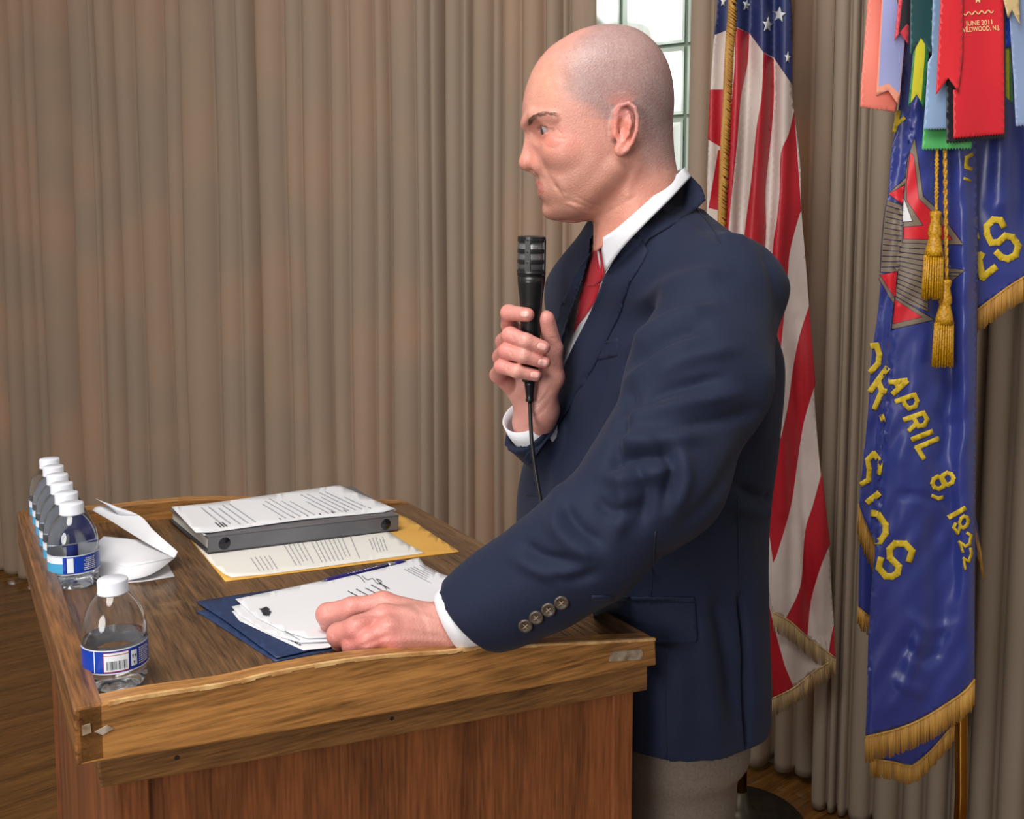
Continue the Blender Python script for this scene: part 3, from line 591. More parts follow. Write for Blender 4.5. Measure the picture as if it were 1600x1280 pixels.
# yellow block letters, each one its own applique piece
z1 = lambda pts: zz((1330, 520), 5.818, pts); z2 = lambda pts: zz((1330, 700), 5.818, pts); z3 = lambda pts: zz((1500, 300), 5.33, pts); z4 = lambda pts: zz((1300, 0), 4.923, pts)
def ring(cx, cy, rx, ry, rot, n=8):
    c, s = math.cos(rot), math.sin(rot); r_ = [(cx+c*rx*math.cos(t)-s*ry*math.sin(t), cy+s*rx*math.cos(t)+c*ry*math.sin(t)) for t in [2*math.pi*(k+.5)/n for k in range(n)]]; return r_+[r_[0]]
LT = [
 (z1, [([(375, 562), (512, 432)], 40), ([(512, 432), (338, 452)], 36), ([(395, 455), (440, 505)], 30)], db), (z1, [([(398, 628), (578, 562)], 36), ([(575, 560), (602, 620), (583, 672), (525, 690), (488, 655), (470, 610)], 32)], db),
 (z1, [([(474, 795), (658, 728)], 36), ([(655, 725), (692, 788), (668, 840), (612, 852), (575, 785)], 32), ([(592, 825), (520, 895)], 34)], db), (z1, [([(548, 975), (745, 896)], 38)], db), (z1, [([(788, 966), (600, 1045), (658, 1140)], 36)], db),
 (z1, [([(192, 120), (232, 115), (256, 200), (245, 280), (180, 352)], 42)], db), (z1, [([(168, 540), (330, 312)], 42), ([(245, 440), (278, 530), (215, 685)], 42), ([(270, 525), (316, 535)], 42)], db), (z1, [([(262, 785), (300, 775)], 60)], db),
 (z2, [([(248, 235), (262, 130), (205, 52), (150, 110), (165, 200), (160, 290), (98, 328)], 38)], db), (z2, [([(142, 502), (254, 408)], 44)], db), (z2, [([(178, 592), (242, 600)], 50)], db),
 (z2, [([(248, 612), (312, 700), (312, 775), (262, 848), (222, 848)], 46)], db),
 (z2, [([(528, 1022), (555, 940), (490, 872), (400, 872), (350, 925), (355, 1000), (432, 1080), (420, 1140), (370, 1170), (315, 1168), (250, 1090), (268, 1012)], 48)], db),
 (z2, [(ring(795, 318, 55, 56, .3), 30), (ring(876, 282, 52, 56, .3), 30)], db), (z2, [([(740, 438), (795, 462), (830, 450)], 26)], db), (z2, [([(882, 635), (1043, 545)], 36)], db),
 (z2, [(ring(1025, 675, 40, 55, .35), 24), ([(985, 725), (965, 780), (930, 725), (945, 690)], 22)], db), (z2, [([(1058, 775), (1092, 795), (1080, 875), (1040, 895), (978, 855), (1012, 948)], 20)], db), (z2, [([(1088, 915), (1098, 960), (1072, 1035), (1022, 1005), (1040, 1105)], 18)], db),
 (z3, [([(362, 282), (338, 235), (275, 232), (222, 285), (225, 350), (260, 422), (320, 420), (380, 365), (440, 378), (488, 450), (465, 525), (400, 558), (345, 542), (308, 505)], 44)], db3),
 (z3, [([(150, 520), (188, 712), (290, 632)], 46), ([(160, 560), (192, 505)], 40)], db3), (z3, [([(135, 335), (150, 392)], 26)], db3),
 (z4, [([(478, 1015), (515, 850)], 26), ([(515, 850), (495, 960)], 20), ([(495, 960), (560, 902)], 24)], db), (lambda p: zz((1360, 200), 3.878, p), [([(618, 160), (585, 178), (582, 235), (612, 250)], 18)], db), (lambda p: zz((1360, 200), 3.878, p), [([(568, 305), (612, 322)], 12)], db)]
for fz_, ls, dd in LT:
    sc_ = 5.818 if fz_ in (z1, z2) else (5.33 if fz_ is z3 else (4.923 if fz_ is z4 else 3.878))
    rr_ = letter_regions([(fz_(p), wd/sc_*1.22) for p, wd in ls]); c_ = rr_[0][0][0]
    sheet('applique_letter', rr_, (lambda d_: (lambda x, y: d_(x, y)-0.0022))(dd), [m_yel], 6, bf, 0.0012, origin=P(c_[0], c_[1], 1.83))
mb = MB(); a = P(1502, 1240, 1.98); b = P(1500, -200, 1.93); mb.tube([np.array([a[0], a[1], 0.02]), a, b, b+[0, 0, 0.15]], 0.0125, 20); mb.build('pole', m_gold, bf, smooth=True)
mb = MB(); mb.lathe([(0.0, 0), (0.16, 0), (0.162, 0.006), (0.155, 0.014), (0.05, 0.026), (0.02, 0.07), (0.0, 0.07)], a*[1, 1, 0], n=40); mb.build('stand_base', m_base, bf, smooth=True)
# cord with two tassels
ct = empty('tasselled_cord', tuple(P(1470, 240, 1.795))); tag(ct, 'twisted golden cord ending in two tassels, hanging in front of the royal blue banner', 'tassel cord')
def rope(p0, p1, D, r=0.0038):
    n = 60; x = np.linspace(p0[0], p1[0], n); y = np.linspace(p0[1], p1[1], n); c = P(x, y, np.full(n, D)); m = MB()
    for ph in (0, math.pi):
        th = np.linspace(0, 2*math.pi*abs(p1[1]-p0[1])/11, n*1)+ph; off = np.column_stack([np.cos(th), np.sin(th), 0*th])*r*0.55; m.tube(c+off, r*0.62, 6)
    return m
m = rope((1467, -40), (1463, 332), 1.7945); o_ = rope((1473, -40), (1479, 438), 1.7965)
m.build('cord', m_cordg, ct, smooth=True); o_.build('cord', m_cordg, ct, smooth=True)
def tassel(x, y0, D, sc=1.0):
    u_ = 1.78/FPX*sc; c = P(x, y0, D); m = MB(); ax = (0, 0, -1)
    prof = [(0.0, 0), (7, 0), (8.5, 3), (8, 7), (6.5, 14), (9.5, 28), (10, 36), (8, 40), (9, 44), (12.5, 60), (14, 70), (0, 70)]
    m.lathe([(r*u_, z*u_) for r, z in prof], c, ax, 28, rf=lambda th, z: 1+0.04*math.cos(th*14)); t = m.build('tassel_head', m_cordg, ct, smooth=True)
    m = MB(); rg2 = np.random.default_rng(int(x))
    for k in range(46):
        th = 2*math.pi*k/23+(0.13 if k >= 23 else 0); r1 = (13.4 if k < 23 else 9)*u_; r2 = (15.5 if k < 23 else 10)*u_; L = (134+rg2.random()*5)*u_
        a = c+np.array([math.cos(th)*r1, math.sin(th)*r1*.8, -68*u_]); b = c+np.array([math.cos(th)*r2, math.sin(th)*r2*.8, -L])
        m.tube([a, (a+b)/2, b], 0.0018, 6)
    m.build('tassel_skirt', m_cordg, ct, smooth=True)
tassel(1462, 330, 1.790); tassel(1478, 437, 1.793)
# ribbons
def pink(p0, p1, n=14, amp=2.0):
    p0 = np.array(p0, float); p1 = np.array(p1, float); out = []
    for k in range(n*2+1):
        q = p0+(p1-p0)*k/(2*n); out.append((q[0], q[1]+(amp if k % 2 else -amp)*0.5))
    return out
def silk(name, c): return mat(name, c, 0.42, spec=0.5, bump=(30, 0.25, (1, 1, 0.6)), sheen=0.15)
def ribbon(regs, D, mats, label, wav=0.003, seed=0):
    rr2 = np.random.default_rng(seed); a, b = rr2.random(2)*6
    r0 = z4(regs[0][0]); c = np.mean(np.array(r0), 0)
    f_ = lambda x, y: D+wav*np.sin(x/12+a)+wav*1.2*np.sin(y/40+b+x/50)
    if len(mats) == 1 or True:
        o = sheet('award_ribbon', [(z4(p), i) for p, i in regs], f_, mats, 7, None, 0.0008, origin=P(c[0], c[1], D))
    return tag(o, label, 'ribbon', 'award ribbons on the banner'), f_
T = -900
ribbon([([(300, T), (275, 0), (225, 620), (218, 822)]+pink((218, 822), (495, 862), 16, 16)+[(520, 700), (400, 0), (400, T)], 0)], 1.80, [silk('salmon_ribbon', srgb(228, 120, 104))], 'salmon pink ribbon with a zigzag cut end, leftmost of the hanging ribbons', seed=1)
ribbon([([(400, T), (385, 0), (345, 640), (340, 738), (432, 695), (515, 812), (522, 745), (560, 320), (500, 0), (500, T)], 0), ([(402, T), (390, 0), (358, 665), (437, 642), (519, 722), (556, 320), (498, 0), (498, T)], 1)], 1.788,
       [silk('peach_backing', srgb(226, 150, 126)), silk('lavender_ribbon', srgb(150, 156, 206))], 'lavender fishtail ribbon with peach backing beside the salmon pink one', seed=2)
ribbon([([(512, T), (512, 0), (480, 318), (520, 250), (590, 345), (600, 0), (600, T)], 0), ([(545, T), (540, 0), (512, 262), (575, 185), (610, 210), (612, 0), (612, T)], 1)], 1.781,
       [silk('coral_ribbon', srgb(206, 58, 74)), silk('black_ribbon', srgb(36, 34, 42))], 'narrow coral and black ribbon between the lavender and the dark green ribbon', seed=3)
ribbon([([(608, T), (606, 0), (600, 436), (685, 290), (768, 428), (776, 0), (776, T)], 0)], 1.770, [silk('bottle_green_ribbon', srgb(28, 74, 78))], 'dark green fishtail ribbon above the yellow and green one', seed=4)
ribbon([([(640, 0), (625, 400), (585, 828), (650, 725), (710, 838), (745, 420), (740, 0)], 0), ([(660, 0), (640, 400), (605, 790), (650, 725), (685, 780), (715, 420), (712, 0)], 1)], 1.778,
       [silk('leaf_green_ribbon', srgb(36, 120, 62)), silk('yellow_ribbon', srgb(206, 198, 44))], 'yellow fishtail ribbon with green edges below the dark green one', seed=5)
ribbon([([(776, T), (776, 0), (765, 430), (738, 480), (706, 995)]+pink((706, 995), (900, 992), 9, 14)+[(900, 0), (900, T)], 0)], 1.774, [silk('pale_blue_ribbon', srgb(138, 168, 206))], 'pale blue ribbon left of the large red ribbons', seed=6)
ribbon([([(740, 500), (706, 960), (692, 1150)]+pink((692, 1150), (1075, 1142), 17, 18)+[(1080, 1000), (1080, 500)], 0)], 1.784, [silk('mint_green_ribbon', srgb(84, 178, 102))], 'bright green zigzag-ended ribbon behind the pale blue one', seed=7)
ribbon([([(880, T), (878, 600), (880, 1100)]+pink((880, 1100), (1335, 1062), 20, 16)+[(1335, 0), (1335, T)], 0)], 1.766, [silk('black_backing_ribbon', srgb(34, 34, 42))], 'black ribbon showing behind the large red one', wav=.001, seed=8)
rdm = silk('crimson_ribbon', srgb(206, 24, 42)); rdm2 = silk('scarlet_ribbon', srgb(214, 30, 44))
ro, rf_ = ribbon([([(975, T), (975, 0), (972, 690), (932, 690), (935, 1065)]+pink((935, 1065), (1327, 1030), 19, 15)+[(1320, 0), (1320, T)], 0)], 1.758, [rdm], 'widest red ribbon, zigzag cut, with gold lettering', wav=.0015, seed=9)
ribbon([([(838, T), (835, 0), (800, 732), (895, 600), (972, 707), (1003, 450), (1006, 0), (1006, T)], 0)], 1.750, [rdm2], 'scarlet fishtail ribbon overlapping the widest red one', wav=.0012, seed=10)
ribbon([([(1322, 0), (1326, 440), (1328, 735), (1395, 803), (1380, 440), (1376, 0)], 0), ([(1322, 0), (1326, 440), (1328, 735), (1366, 772), (1362, 440), (1358, 0)], 1)], 1.785, [silk('grass_green_ribbon', srgb(40, 110, 60)), silk('olive_yellow_ribbon', srgb(170, 170, 42))], 'olive yellow ribbon with a green edge right of the widest red one', seed=11)
ribbon([([(1330, T), (1328, 140), (1328, 372), (1374, 362), (1378, 130), (1378, T)], 0)], 1.776, [silk('cobalt_ribbon', srgb(20, 60, 168))], 'short cobalt blue ribbon beside the widest red one', wav=.001, seed=12)
ribbon([([(1365, T), (1365, 110), (1400, 640), (1415, 972)]+pink((1415, 972), (1640, 950), 9, 14)+[(1650, 0), (1650, T)], 0)], 1.768, [silk('powder_blue_ribbon', srgb(142, 164, 204))], 'powder blue ribbon at the right edge of the picture', seed=13)
ribbon([([(1310, T), (1320, 0), (1355, 142), (1385, 75), (1446, 192), (1440, 0), (1440, T)], 0)], 1.752, [silk('tan_ribbon', srgb(202, 176, 126))], 'tan fishtail ribbon over the powder blue one', wav=.001, seed=14)
def text_mesh(s, size, wx=1.0):
    cu = bpy.data.curves.new('t', 'FONT'); cu.body = s; cu.size = 1.0; cu.align_x = 'CENTER'; cu.offset = 0.012; ob = bpy.data.objects.new('t', cu); C.objects.link(ob)
    dg = bpy.context.evaluated_depsgraph_get(); me = bpy.data.meshes.new_from_object(ob.evaluated_get(dg)); 
    V = np.array([v.co[:] for v in me.vertices])[:, :2]*size; F = [tuple(p.vertices) for p in me.polygons]; bpy.data.objects.remove(ob); bpy.data.meshes.remove(me)
    V[:, 0] *= wx; return V, F
def text_px(s, cx, cy, size, ang, depth, mt, parent, name='lettering', wx=1.0):
    V, F = text_mesh(s, size, wx); c, sn = math.cos(ang), math.sin(ang)
    x = cx+V[:, 0]*c+V[:, 1]*sn; y = cy+V[:, 0]*sn-V[:, 1]*c; Q = P(x, y, depth(x, y)-0.0012)
    return mesh_obj(name, Q, F, mt, parent, False, origin=P(cx, cy, 1.75))
m_gl = mat('gold_foil_print', srgb(236, 206, 150), 0.35)
text_px('JUNE 2011', 1531, 39, 10.5, -0.07, rf_, m_gl, ro, wx=.9); text_px('WILDWOOD, N.J.', 1531.5, 48.5, 10.5, -0.07, rf_, m_gl, ro, wx=.74)
text_px('M', 1528, 4, 10, 0, rf_, m_gl, ro)
m = MB(); sx = np.linspace(1506, 1552, 60); sy = 22-(sx-1506)*.09+2.3*np.sin((sx-1506)*0.62); m.tube(P(sx, sy, rf_(sx, sy)-0.001), 0.0011, 5); m.build('scroll_line', m_gl, ro, smooth=True)

# ================================================================== THINGS ON THE LECTERN
def on_top(poly, h): 
    a = np.array(poly, float); return top_at(a[:, 0], a[:, 1], h)
def flat(name, poly, h, th, mt, parent=None, g=10, curl=None):
    V, F, M = cdt([(poly, 0)], g); hh = np.full(len(V), h)
    if curl: hh = hh+curl(V[:, 0], V[:, 1])
    r = ray(V[:, 0], V[:, 1]); t = ((TP0-Ov)@TN+hh)/(r@TN); Q = Ov+r*t[:, None]
    if np.cross(Q[F[0][1]]-Q[F[0][0]], Q[F[0][2]]-Q[F[0][0]])@TN < 0: F = [f[::-1] for f in F]
    o = mesh_obj(name, Q, F, mt, parent, True, M, origin=Q.mean(0)); md = o.modifiers.new('s', 'SOLIDIFY'); md.thickness = th; md.offset = -1; return o
m_pap = mat('white_paper', srgb(226, 227, 232), 0.7, spec=0.2); m_pap2 = mat('cream_paper', srgb(228, 226, 220), 0.7, spec=0.2)
m_txt = mat('grey_print', srgb(172, 172, 178), 0.8); m_blk = mat('black_print', srgb(40, 40, 48), 0.7)
m_env = mat('manila_envelope', srgb(222, 172, 84), 0.6, noise=(8, srgb(214, 160, 72), (1, 1, 1)))
m_navy = mat('navy_card_folder', srgb(34, 56, 98), 0.55, noise=(200, srgb(26, 44, 80), (1, 1, 1)))
m_vin = mat('grey_vinyl', srgb(88, 88, 94), 0.3, noise=(7, srgb(112, 112, 118), (1, 1, 1)))
m_vin2 = mat('black_vinyl', srgb(44, 44, 50), 0.4)
m_riv = mat('dark_rivet', srgb(60, 60, 66), 0.25, metal=0.8)
def print_lines(corners, rows, h, parent, mt, seed=0, u0=.1, u1=.9, v0=.1, v1=.9, wl_=(0.02, 0.06), lw=0.012, gap=.25, blocks=None):
    """rows of tiny word marks inside a px quad (corners: origin, +reading direction, opposite, +down)"""
    rg3 = np.random.default_rng(seed); c = np.array(corners, float); Q = [top_at(*p, h) for p in c]; m = MB()
    def at(u, v): return Q[0]*(1-u)*(1-v)+Q[1]*u*(1-v)+Q[2]*u*v+Q[3]*(1-u)*v
    for k in range(rows):
        v = v0+(v1-v0)*k/max(1, rows-1); u = u0+(0.06 if rg3.random() < .2 else 0); end = u0+(u1-u0)*(0.55+0.45*rg3.random() if rg3.random() < .35 else 1)
        if rg3.random() < gap*0.4: continue
        while u < end:
            L = rg3.uniform(*wl_); e2 = min(u+L, end)
            m.add([at(u, v), at(e2, v), at(e2, v+lw), at(u, v+lw)], [(0, 1, 2, 3)]); u = e2+0.008
    if m.v: return m.build('printed_text', mt, parent)
# envelope, letter, binder
env = flat('manila_envelope', [(297, 842), (352, 908), (718, 862), (642, 812), (585, 787), (400, 815)], 0.0016, 0.0012, m_env); tag(env, 'yellow manila envelope lying under the white letter and the ring binder', 'envelope')
let = flat('letter_sheet', [(305, 850), (330, 880), (349, 896), (362, 902), (420, 897), (664, 864), (640, 852), (560, 800), (420, 815)], 0.0024, 0.0004, m_pap2); tag(let, 'white letter sheet half hidden under the ring binder, on the yellow envelope', 'paper')
lc = [(352, 900), (322, 858), (610, 822), (662, 862)]
def pl_(c, **k): return print_lines(c, **k)
pl_([(392, 893), (340, 820), (640, 800), (655, 862)], rows=16, h=.0031, parent=let, mt=m_txt, seed=1, u0=.02, u1=.8, v0=.25, v1=.62, lw=.006)
pl_([(392, 893), (340, 820), (640, 800), (655, 862)], rows=6, h=.0031, parent=let, mt=m_txt, seed=2, u0=.0, u1=.25, v0=.02, v1=.14, lw=.006)
pl_([(392, 893), (340, 820), (640, 800), (655, 862)], rows=5, h=.0031, parent=let, mt=m_txt, seed=3, u0=.1, u1=.42, v0=.72, v1=.8, lw=.006)
binder = empty('ring_binder', tuple(top_at(450, 835, 0.003))); tag(binder, 'dark grey vinyl ring binder with riveted spine, papers stacked on it', 'binder')
bn = [top_at(325, 866, .003), top_at(622, 829, .003), top_at(550, 777, .003), top_at(264, 814, .003)]
SH = TN*0.026
mb = MB(); mb.prism([bn[0], bn[1], bn[2], bn[3]], TN*0.0025); mb.build('back_cover', m_vin2, binder)
mb = MB(); ix = (bn[3]-bn[0])/np.linalg.norm(bn[3]-bn[0]); mb.prism([bn[0], bn[1], bn[1]+ix*0.004, bn[0]+ix*0.004], SH); mb.build('spine', m_vin, binder, bevel=.001)
mb = MB(); k_ = 0.0225; mb.prism([bn[0]+TN*k_, bn[1]+TN*k_, bn[2]+TN*(k_-.004), bn[3]+TN*(k_-.006)], TN*0.0022); mb.build('front_cover', m_vin, binder, bevel=.0005)
ctr = sum(bn)/4; inn = [b_+(ctr-b_)*0.03 for b_ in bn]; mb = MB(); mb.prism([inn[0]+TN*.003+ix*.01, inn[1]+TN*.003+ix*.01, inn[2]+TN*.003, inn[3]+TN*.003], TN*0.013); mb.build('page_block', m_pap2, binder)
for t_ in (0.075, 0.925):
    c_ = bn[0]+(bn[1]-bn[0])*t_+TN*0.0125; ax_ = -np.cross(TN, (bn[1]-bn[0])); ax_ /= np.linalg.norm(ax_)
    if ax_@(Ov-c_) < 0: ax_ = -ax_
    mb = MB(); mb.lathe([(0.0001, 0.0016), (0.0035, 0.0018), (0.0042, 0.0006), (0.0085, 0.0004), (0.0092, -0.0005), (0.0092, -0.002)], c_, ax_, 28); rv = mb.build('rivet', m_riv, binder, smooth=True)
mats_ = None
stk = [[(268, 792), (330, 786), (530, 758), (618, 795), (600, 800), (470, 812), (330, 832), (306, 832), (296, 822)],
       [(272, 796), (533, 763), (620, 797), (520, 808), (340, 836), (318, 836)]]
s1 = flat('paper_sheet', stk[1], 0.0270, 0.0005, m_pap, curl=lambda x, y: 0*x); tag(s1, 'lower white sheet of the pair lying on the ring binder', 'paper')
s2 = flat('paper_sheet', stk[0], 0.0292, 0.0005, m_pap, curl=lambda x, y: 0.004*np.exp(-((x-300)/28)**2-((y-826)/12)**2)-0.0006*np.sin(x/40)); tag(s2, 'top printed white sheet on the ring binder, its corner curling', 'paper')
bc = [(315, 832), (272, 792), (530, 759), (614, 795)]
pl_(bc, rows=22, h=.0302, parent=s2, mt=m_txt, seed=5, u0=.12, u1=.86, v0=.12, v1=.93, lw=.007, gap=.6); pl_(bc, rows=3, h=.0302, parent=s2, mt=m_blk, seed=8, u0=.10, u1=.28, v0=.1, v1=.13, lw=.007); pl_(bc, rows=8, h=.0302, parent=s2, mt=m_blk, seed=9, u0=.10, u1=.16, v0=.4, v1=.9, lw=.006)
# pen
m_pen = mat('dark_blue_pen_barrel', srgb(40, 34, 104), 0.25); m_pen2 = mat('silver_pen_trim', srgb(176, 176, 184), 0.3, metal=.7)
pen = empty('ballpoint_pen', tuple(top_at(565, 893, 0.004))); tag(pen, 'dark blue ballpoint pen lying between the yellow envelope and the white pages', 'pen')
a, b = top_at(498, 911, 0.006), top_at(633, 878, 0.006); dv = (b-a)/np.linalg.norm(b-a); LP = np.linalg.norm(b-a)
mb = MB(); mb.tube([a+dv*LP*t for t in (0.06, 0.1, .5, .78)], [.003, .0042, .0045, .0045], 14); mb.build('barrel', m_pen, pen, smooth=True)
mb = MB(); mb.tube([a, a+dv*LP*.03, a+dv*LP*.065], [.0006, .0018, .003], 12); mb.build('pen_tip', m_pen2, pen, smooth=True)
mb = MB(); mb.tube([a+dv*LP*.78, a+dv*LP*.84], [.0047, .0047], 14); mb.build('trim_ring', m_pen2, pen, smooth=True)
mb = MB(); mb.tube([a+dv*LP*.84, a+dv*LP*.96, b], [.0045, .0042, .002], 14); mb.build('pen_cap', m_pen, pen, smooth=True)
mb = MB(); rg3 = np.random.default_rng(3); t_ = .30
pv = np.cross(dv, TN); 
while t_ < .66:
    L_ = rg3.uniform(.01, .035); c_ = a+dv*LP*t_+TN*.0042-pv*0.0018*np.sign(pv@(a-Ov)); mb.add([c_, c_+dv*LP*L_, c_+dv*LP*L_+TN*.0001+pv*.0018, c_+TN*.0001+pv*.0018], [(0, 1, 2, 3)]); t_ += L_+.012
mb.build('printed_text', m_pap, pen)
# navy folder and its papers
fold = empty('presentation_folder', tuple(top_at(420, 980, 0.001))); tag(fold, 'navy blue card folder under the white pages by the resting hand', 'folder')
f1 = flat('folder_back', [(306, 956), (318, 962), (430, 1034), (515, 1017), (700, 990), (640, 900), (420, 930)], 0.0012, 0.0008, m_navy, fold)
f2 = flat('folder_front', [(306, 940), (350, 968), (396, 1002), (432, 1028), (520, 1008), (700, 975), (650, 890), (500, 912), (380, 928)], 0.0035, 0.0008, m_navy, fold)
g1 = flat('paper_sheet', [(374, 970), (362, 955), (500, 930), (640, 905), (680, 960), (512, 1012), (474, 1016), (430, 996)], .0046, .0005, m_pap); tag(g1, 'lowest white sheet in the navy folder, edge showing past the others', 'paper')
text_pts = None
def text_top(s, cx, cy, size, dirpx, h, mt, parent, wx=1.0):
    """lettering lying on the lectern's slope; reading direction given in px"""
    o0 = top_at(cx, cy, h); d = top_at(cx+dirpx[0], cy+dirpx[1], h)-o0; d /= np.linalg.norm(d); up = np.cross(TN, d)
    V, F = text_mesh(s, size, wx); return mesh_obj('lettering', o0+V[:, :1]*d+V[:, 1:2]*up, F, mt, parent, False, origin=o0)
g2 = flat('paper_sheet', [(362, 948), (374, 962), (420, 990), (470, 1004), (512, 1002), (700, 950), (700, 910), (600, 890)], .0056, .0005, m_pap, curl=lambda x, y: 0.0020*np.exp(-((x-500)/40)**2-((y-1000)/10)**2)); tag(g2, 'middle white sheet of the pages under the resting hand', 'paper')
g3 = flat('paper_sheet', [(368, 936), (440, 921), (520, 904), (655, 871), (664, 884), (680, 894), (712, 903), (740, 940), (600, 985), (512, 996), (480, 997), (440, 985), (400, 965)], .0068, .0005, m_pap, curl=lambda x, y: 0.0035*np.exp(-((x-505)/45)**2-((y-1000)/14)**2)+.003*np.exp(-((x-700)/30)**2-((y-905)/12)**2)); tag(g3, 'top white letter page under the resting hand, small dark heading at its corner', 'paper')
gc = [(470, 990), (372, 937), (655, 872), (712, 903)]
pl_(gc, rows=5, h=.0078, parent=g3, mt=m_blk, seed=12, u0=.25, u1=.55, v0=.44, v1=.62, lw=.006)
pl_(gc, rows=7, h=.0078, parent=g3, mt=m_txt, seed=13, u0=.08, u1=.75, v0=.84, v1=.96, lw=.006, gap=0)
pl_([(470, 1002), (440, 985), (455, 980), (480, 1000)], rows=1, h=.0078, parent=g3, mt=m_blk, seed=14, lw=.1)
mb = MB()
for pts in ([(404, 951), (412, 955), (422, 952), (416, 948), (406, 952)], [(408, 956), (420, 962), (424, 955), (410, 953)], [(410, 960), (418, 962), (412, 956)]):
    mb.prism([top_at(*p, .0080) for p in pts], TN*0.0002)
mb.build('dark_heading', m_blk, g3)
sg = [(566, 900), (574, 906), (582, 904), (590, 912), (596, 908), (588, 905), (598, 914), (604, 921)]
mb = MB(); mb.tube([top_at(*p, .0076) for p in spline(sg, 4)], .0004, 4); mb.tube([top_at(*p, .0076) for p in spline([(553, 898), (562, 901), (570, 910)], 4)], .0004, 4); mb.build('signature', m_blk, g3)
mb = MB(); rg3 = np.random.default_rng(21)
P0_, P1_ = np.array([434, 990.]), np.array([472, 1008.]); t_ = 0
while t_ < 1:
    L_ = rg3.uniform(.05, .14); q_ = [P0_+(P1_-P0_)*t_, P0_+(P1_-P0_)*min(1, t_+L_)]; mb.prism([top_at(q_[0][0], q_[0][1], .0049), top_at(q_[1][0], q_[1][1], .0049), top_at(q_[1][0]-1.5, q_[1][1]+1.6, .0049), top_at(q_[0][0]-1.5, q_[0][1]+1.6, .0049)], TN*.0001); t_ += L_+.04
mb.build('printed_text', m_blk, g1)
# folded leaflet standing half open
lf = []
def row(pa, pb, Da, Db, n=9): x = np.linspace(pa[0], pb[0], n); y = np.linspace(pa[1], pb[1], n); return P(x, y, np.linspace(Da, Db, n))
gd = lambda x, y, h=0.0: top_at(x, y, h)
def rowp(a, b, n=9): t = np.linspace(0, 1, n)[:, None]; return a*(1-t)+b*t
def dof(x, y, h=0.0): return float(top_at(x, y, h)[1])
Dn = dof(270, 900); Df = dof(176, 910)
rows = [rowp(gd(150, 866, .004), gd(256, 874, .003)), rowp(gd(165, 895, .0035), gd(266, 890, .003)), rowp(gd(171, 911, .003), gd(274, 901, .003)), ]
Lw_ = [rowp(gd(258, 873, .002), gd(150, 890, .002)), rowp(gd(274, 901, .002), gd(174, 911, .002)),
       rowp(P(274, 899, dof(274, 901)-.004), P(160, 903, dof(160, 911)-.006))]
A1 = rowp(gd(274, 902, .001), gd(172, 911, .001)); A0 = rowp(gd(262, 875, .001), gd(160, 880, .001))
F1 = rowp(P(277, 864, dof(274, 890)), P(158, 836, dof(165, 850)-.0)); F0 = rowp(gd(272, 878, .012), gd(160, 908, .004))
F2 = rowp(P(218, 822, dof(230, 860)+.02), P(150, 780, dof(150, 810)+.0))
def patch(rows, name, parent, mt, bulge=None):
    R = np.array(rows); k, n, _ = R.shape; kk = (k-1)*6+1; out = np.array([spline(R[:, j], 6) for j in range(n)]).transpose(1, 0, 2)
    V = out.reshape(-1, 3); F = [(i*n+j, i*n+j+1, (i+1)*n+j+1, (i+1)*n+j) for i in range(out.shape[0]-1) for j in range(n-1)]
    o = mesh_obj(name, V, F, mt, parent, True, origin=V.mean(0)); md = o.modifiers.new('s', 'SOLIDIFY'); md.thickness = .0004; return o
leaf = empty('folded_leaflet', tuple(gd(215, 895, .001))); tag(leaf, 'white folded leaflet standing half open beside the row of water bottles', 'leaflet')
patch([[gd(258, 873, .001), gd(215, 880, .001), gd(172, 884, .001)], [gd(266, 888, .001), gd(220, 894, .001), gd(171, 899, .001)], [gd(273, 901, .001), gd(222, 909, .001), gd(176, 912, .001)]], 'lower_panel', leaf, m_pap)
# middle panel: rises from the fold at lower left to the fold at right
h_r = .020
patch([[gd(158, 902, .001), gd(168, 910, .001), gd(182, 911, .001)],
       [gd(150, 892, .004), gd(190, 903, .006), gd(235, 898, .008)],
       [gd(146, 875, .012), gd(200, 886, .017), gd(276, 870, .018)]], 'middle_panel', leaf, m_pap)
patch([[gd(146, 875, .012), gd(200, 886, .017), gd(276, 870, .018)], [gd(150, 852, .02), gd(205, 855, .024), gd(276, 862, .02)], [P(162, 838, dof(146, 870)+.01), P(215, 843, dof(215, 870)), P(272, 856, dof(276, 870)-.0)]], 'middle_panel', leaf, m_pap)
tp_ = patch([[gd(272, 872, .018), gd(276, 866, .022), gd(277, 862, .026)], [P(225, 846, dof(225, 880)), P(235, 838, dof(235, 875)), P(240, 829, dof(240, 875))], [P(170, 812, dof(165, 860)+.02), P(190, 806, dof(190, 860)+.02), P(218, 806, dof(215, 870)+.02)], [P(143, 797, dof(145, 850)+.04), P(150, 792, dof(150, 850)+.04), P(176, 789, dof(180, 850)+.04)]], 'upper_panel', leaf, m_pap)
tq_ = patch([[P(218, 806, dof(215, 870)+.021), P(190, 806, dof(190, 860)+.021), P(185, 804, dof(190, 860)+.025)], [P(190, 795, dof(190, 860)+.03), P(172, 790, dof(180, 860)+.03), P(168, 790, dof(178, 860)+.035)], [P(168, 786, dof(170, 850)+.04), P(155, 782, dof(160, 850)+.04), P(149, 779, dof(155, 850)+.042)]], 'upper_panel', leaf, m_pap)
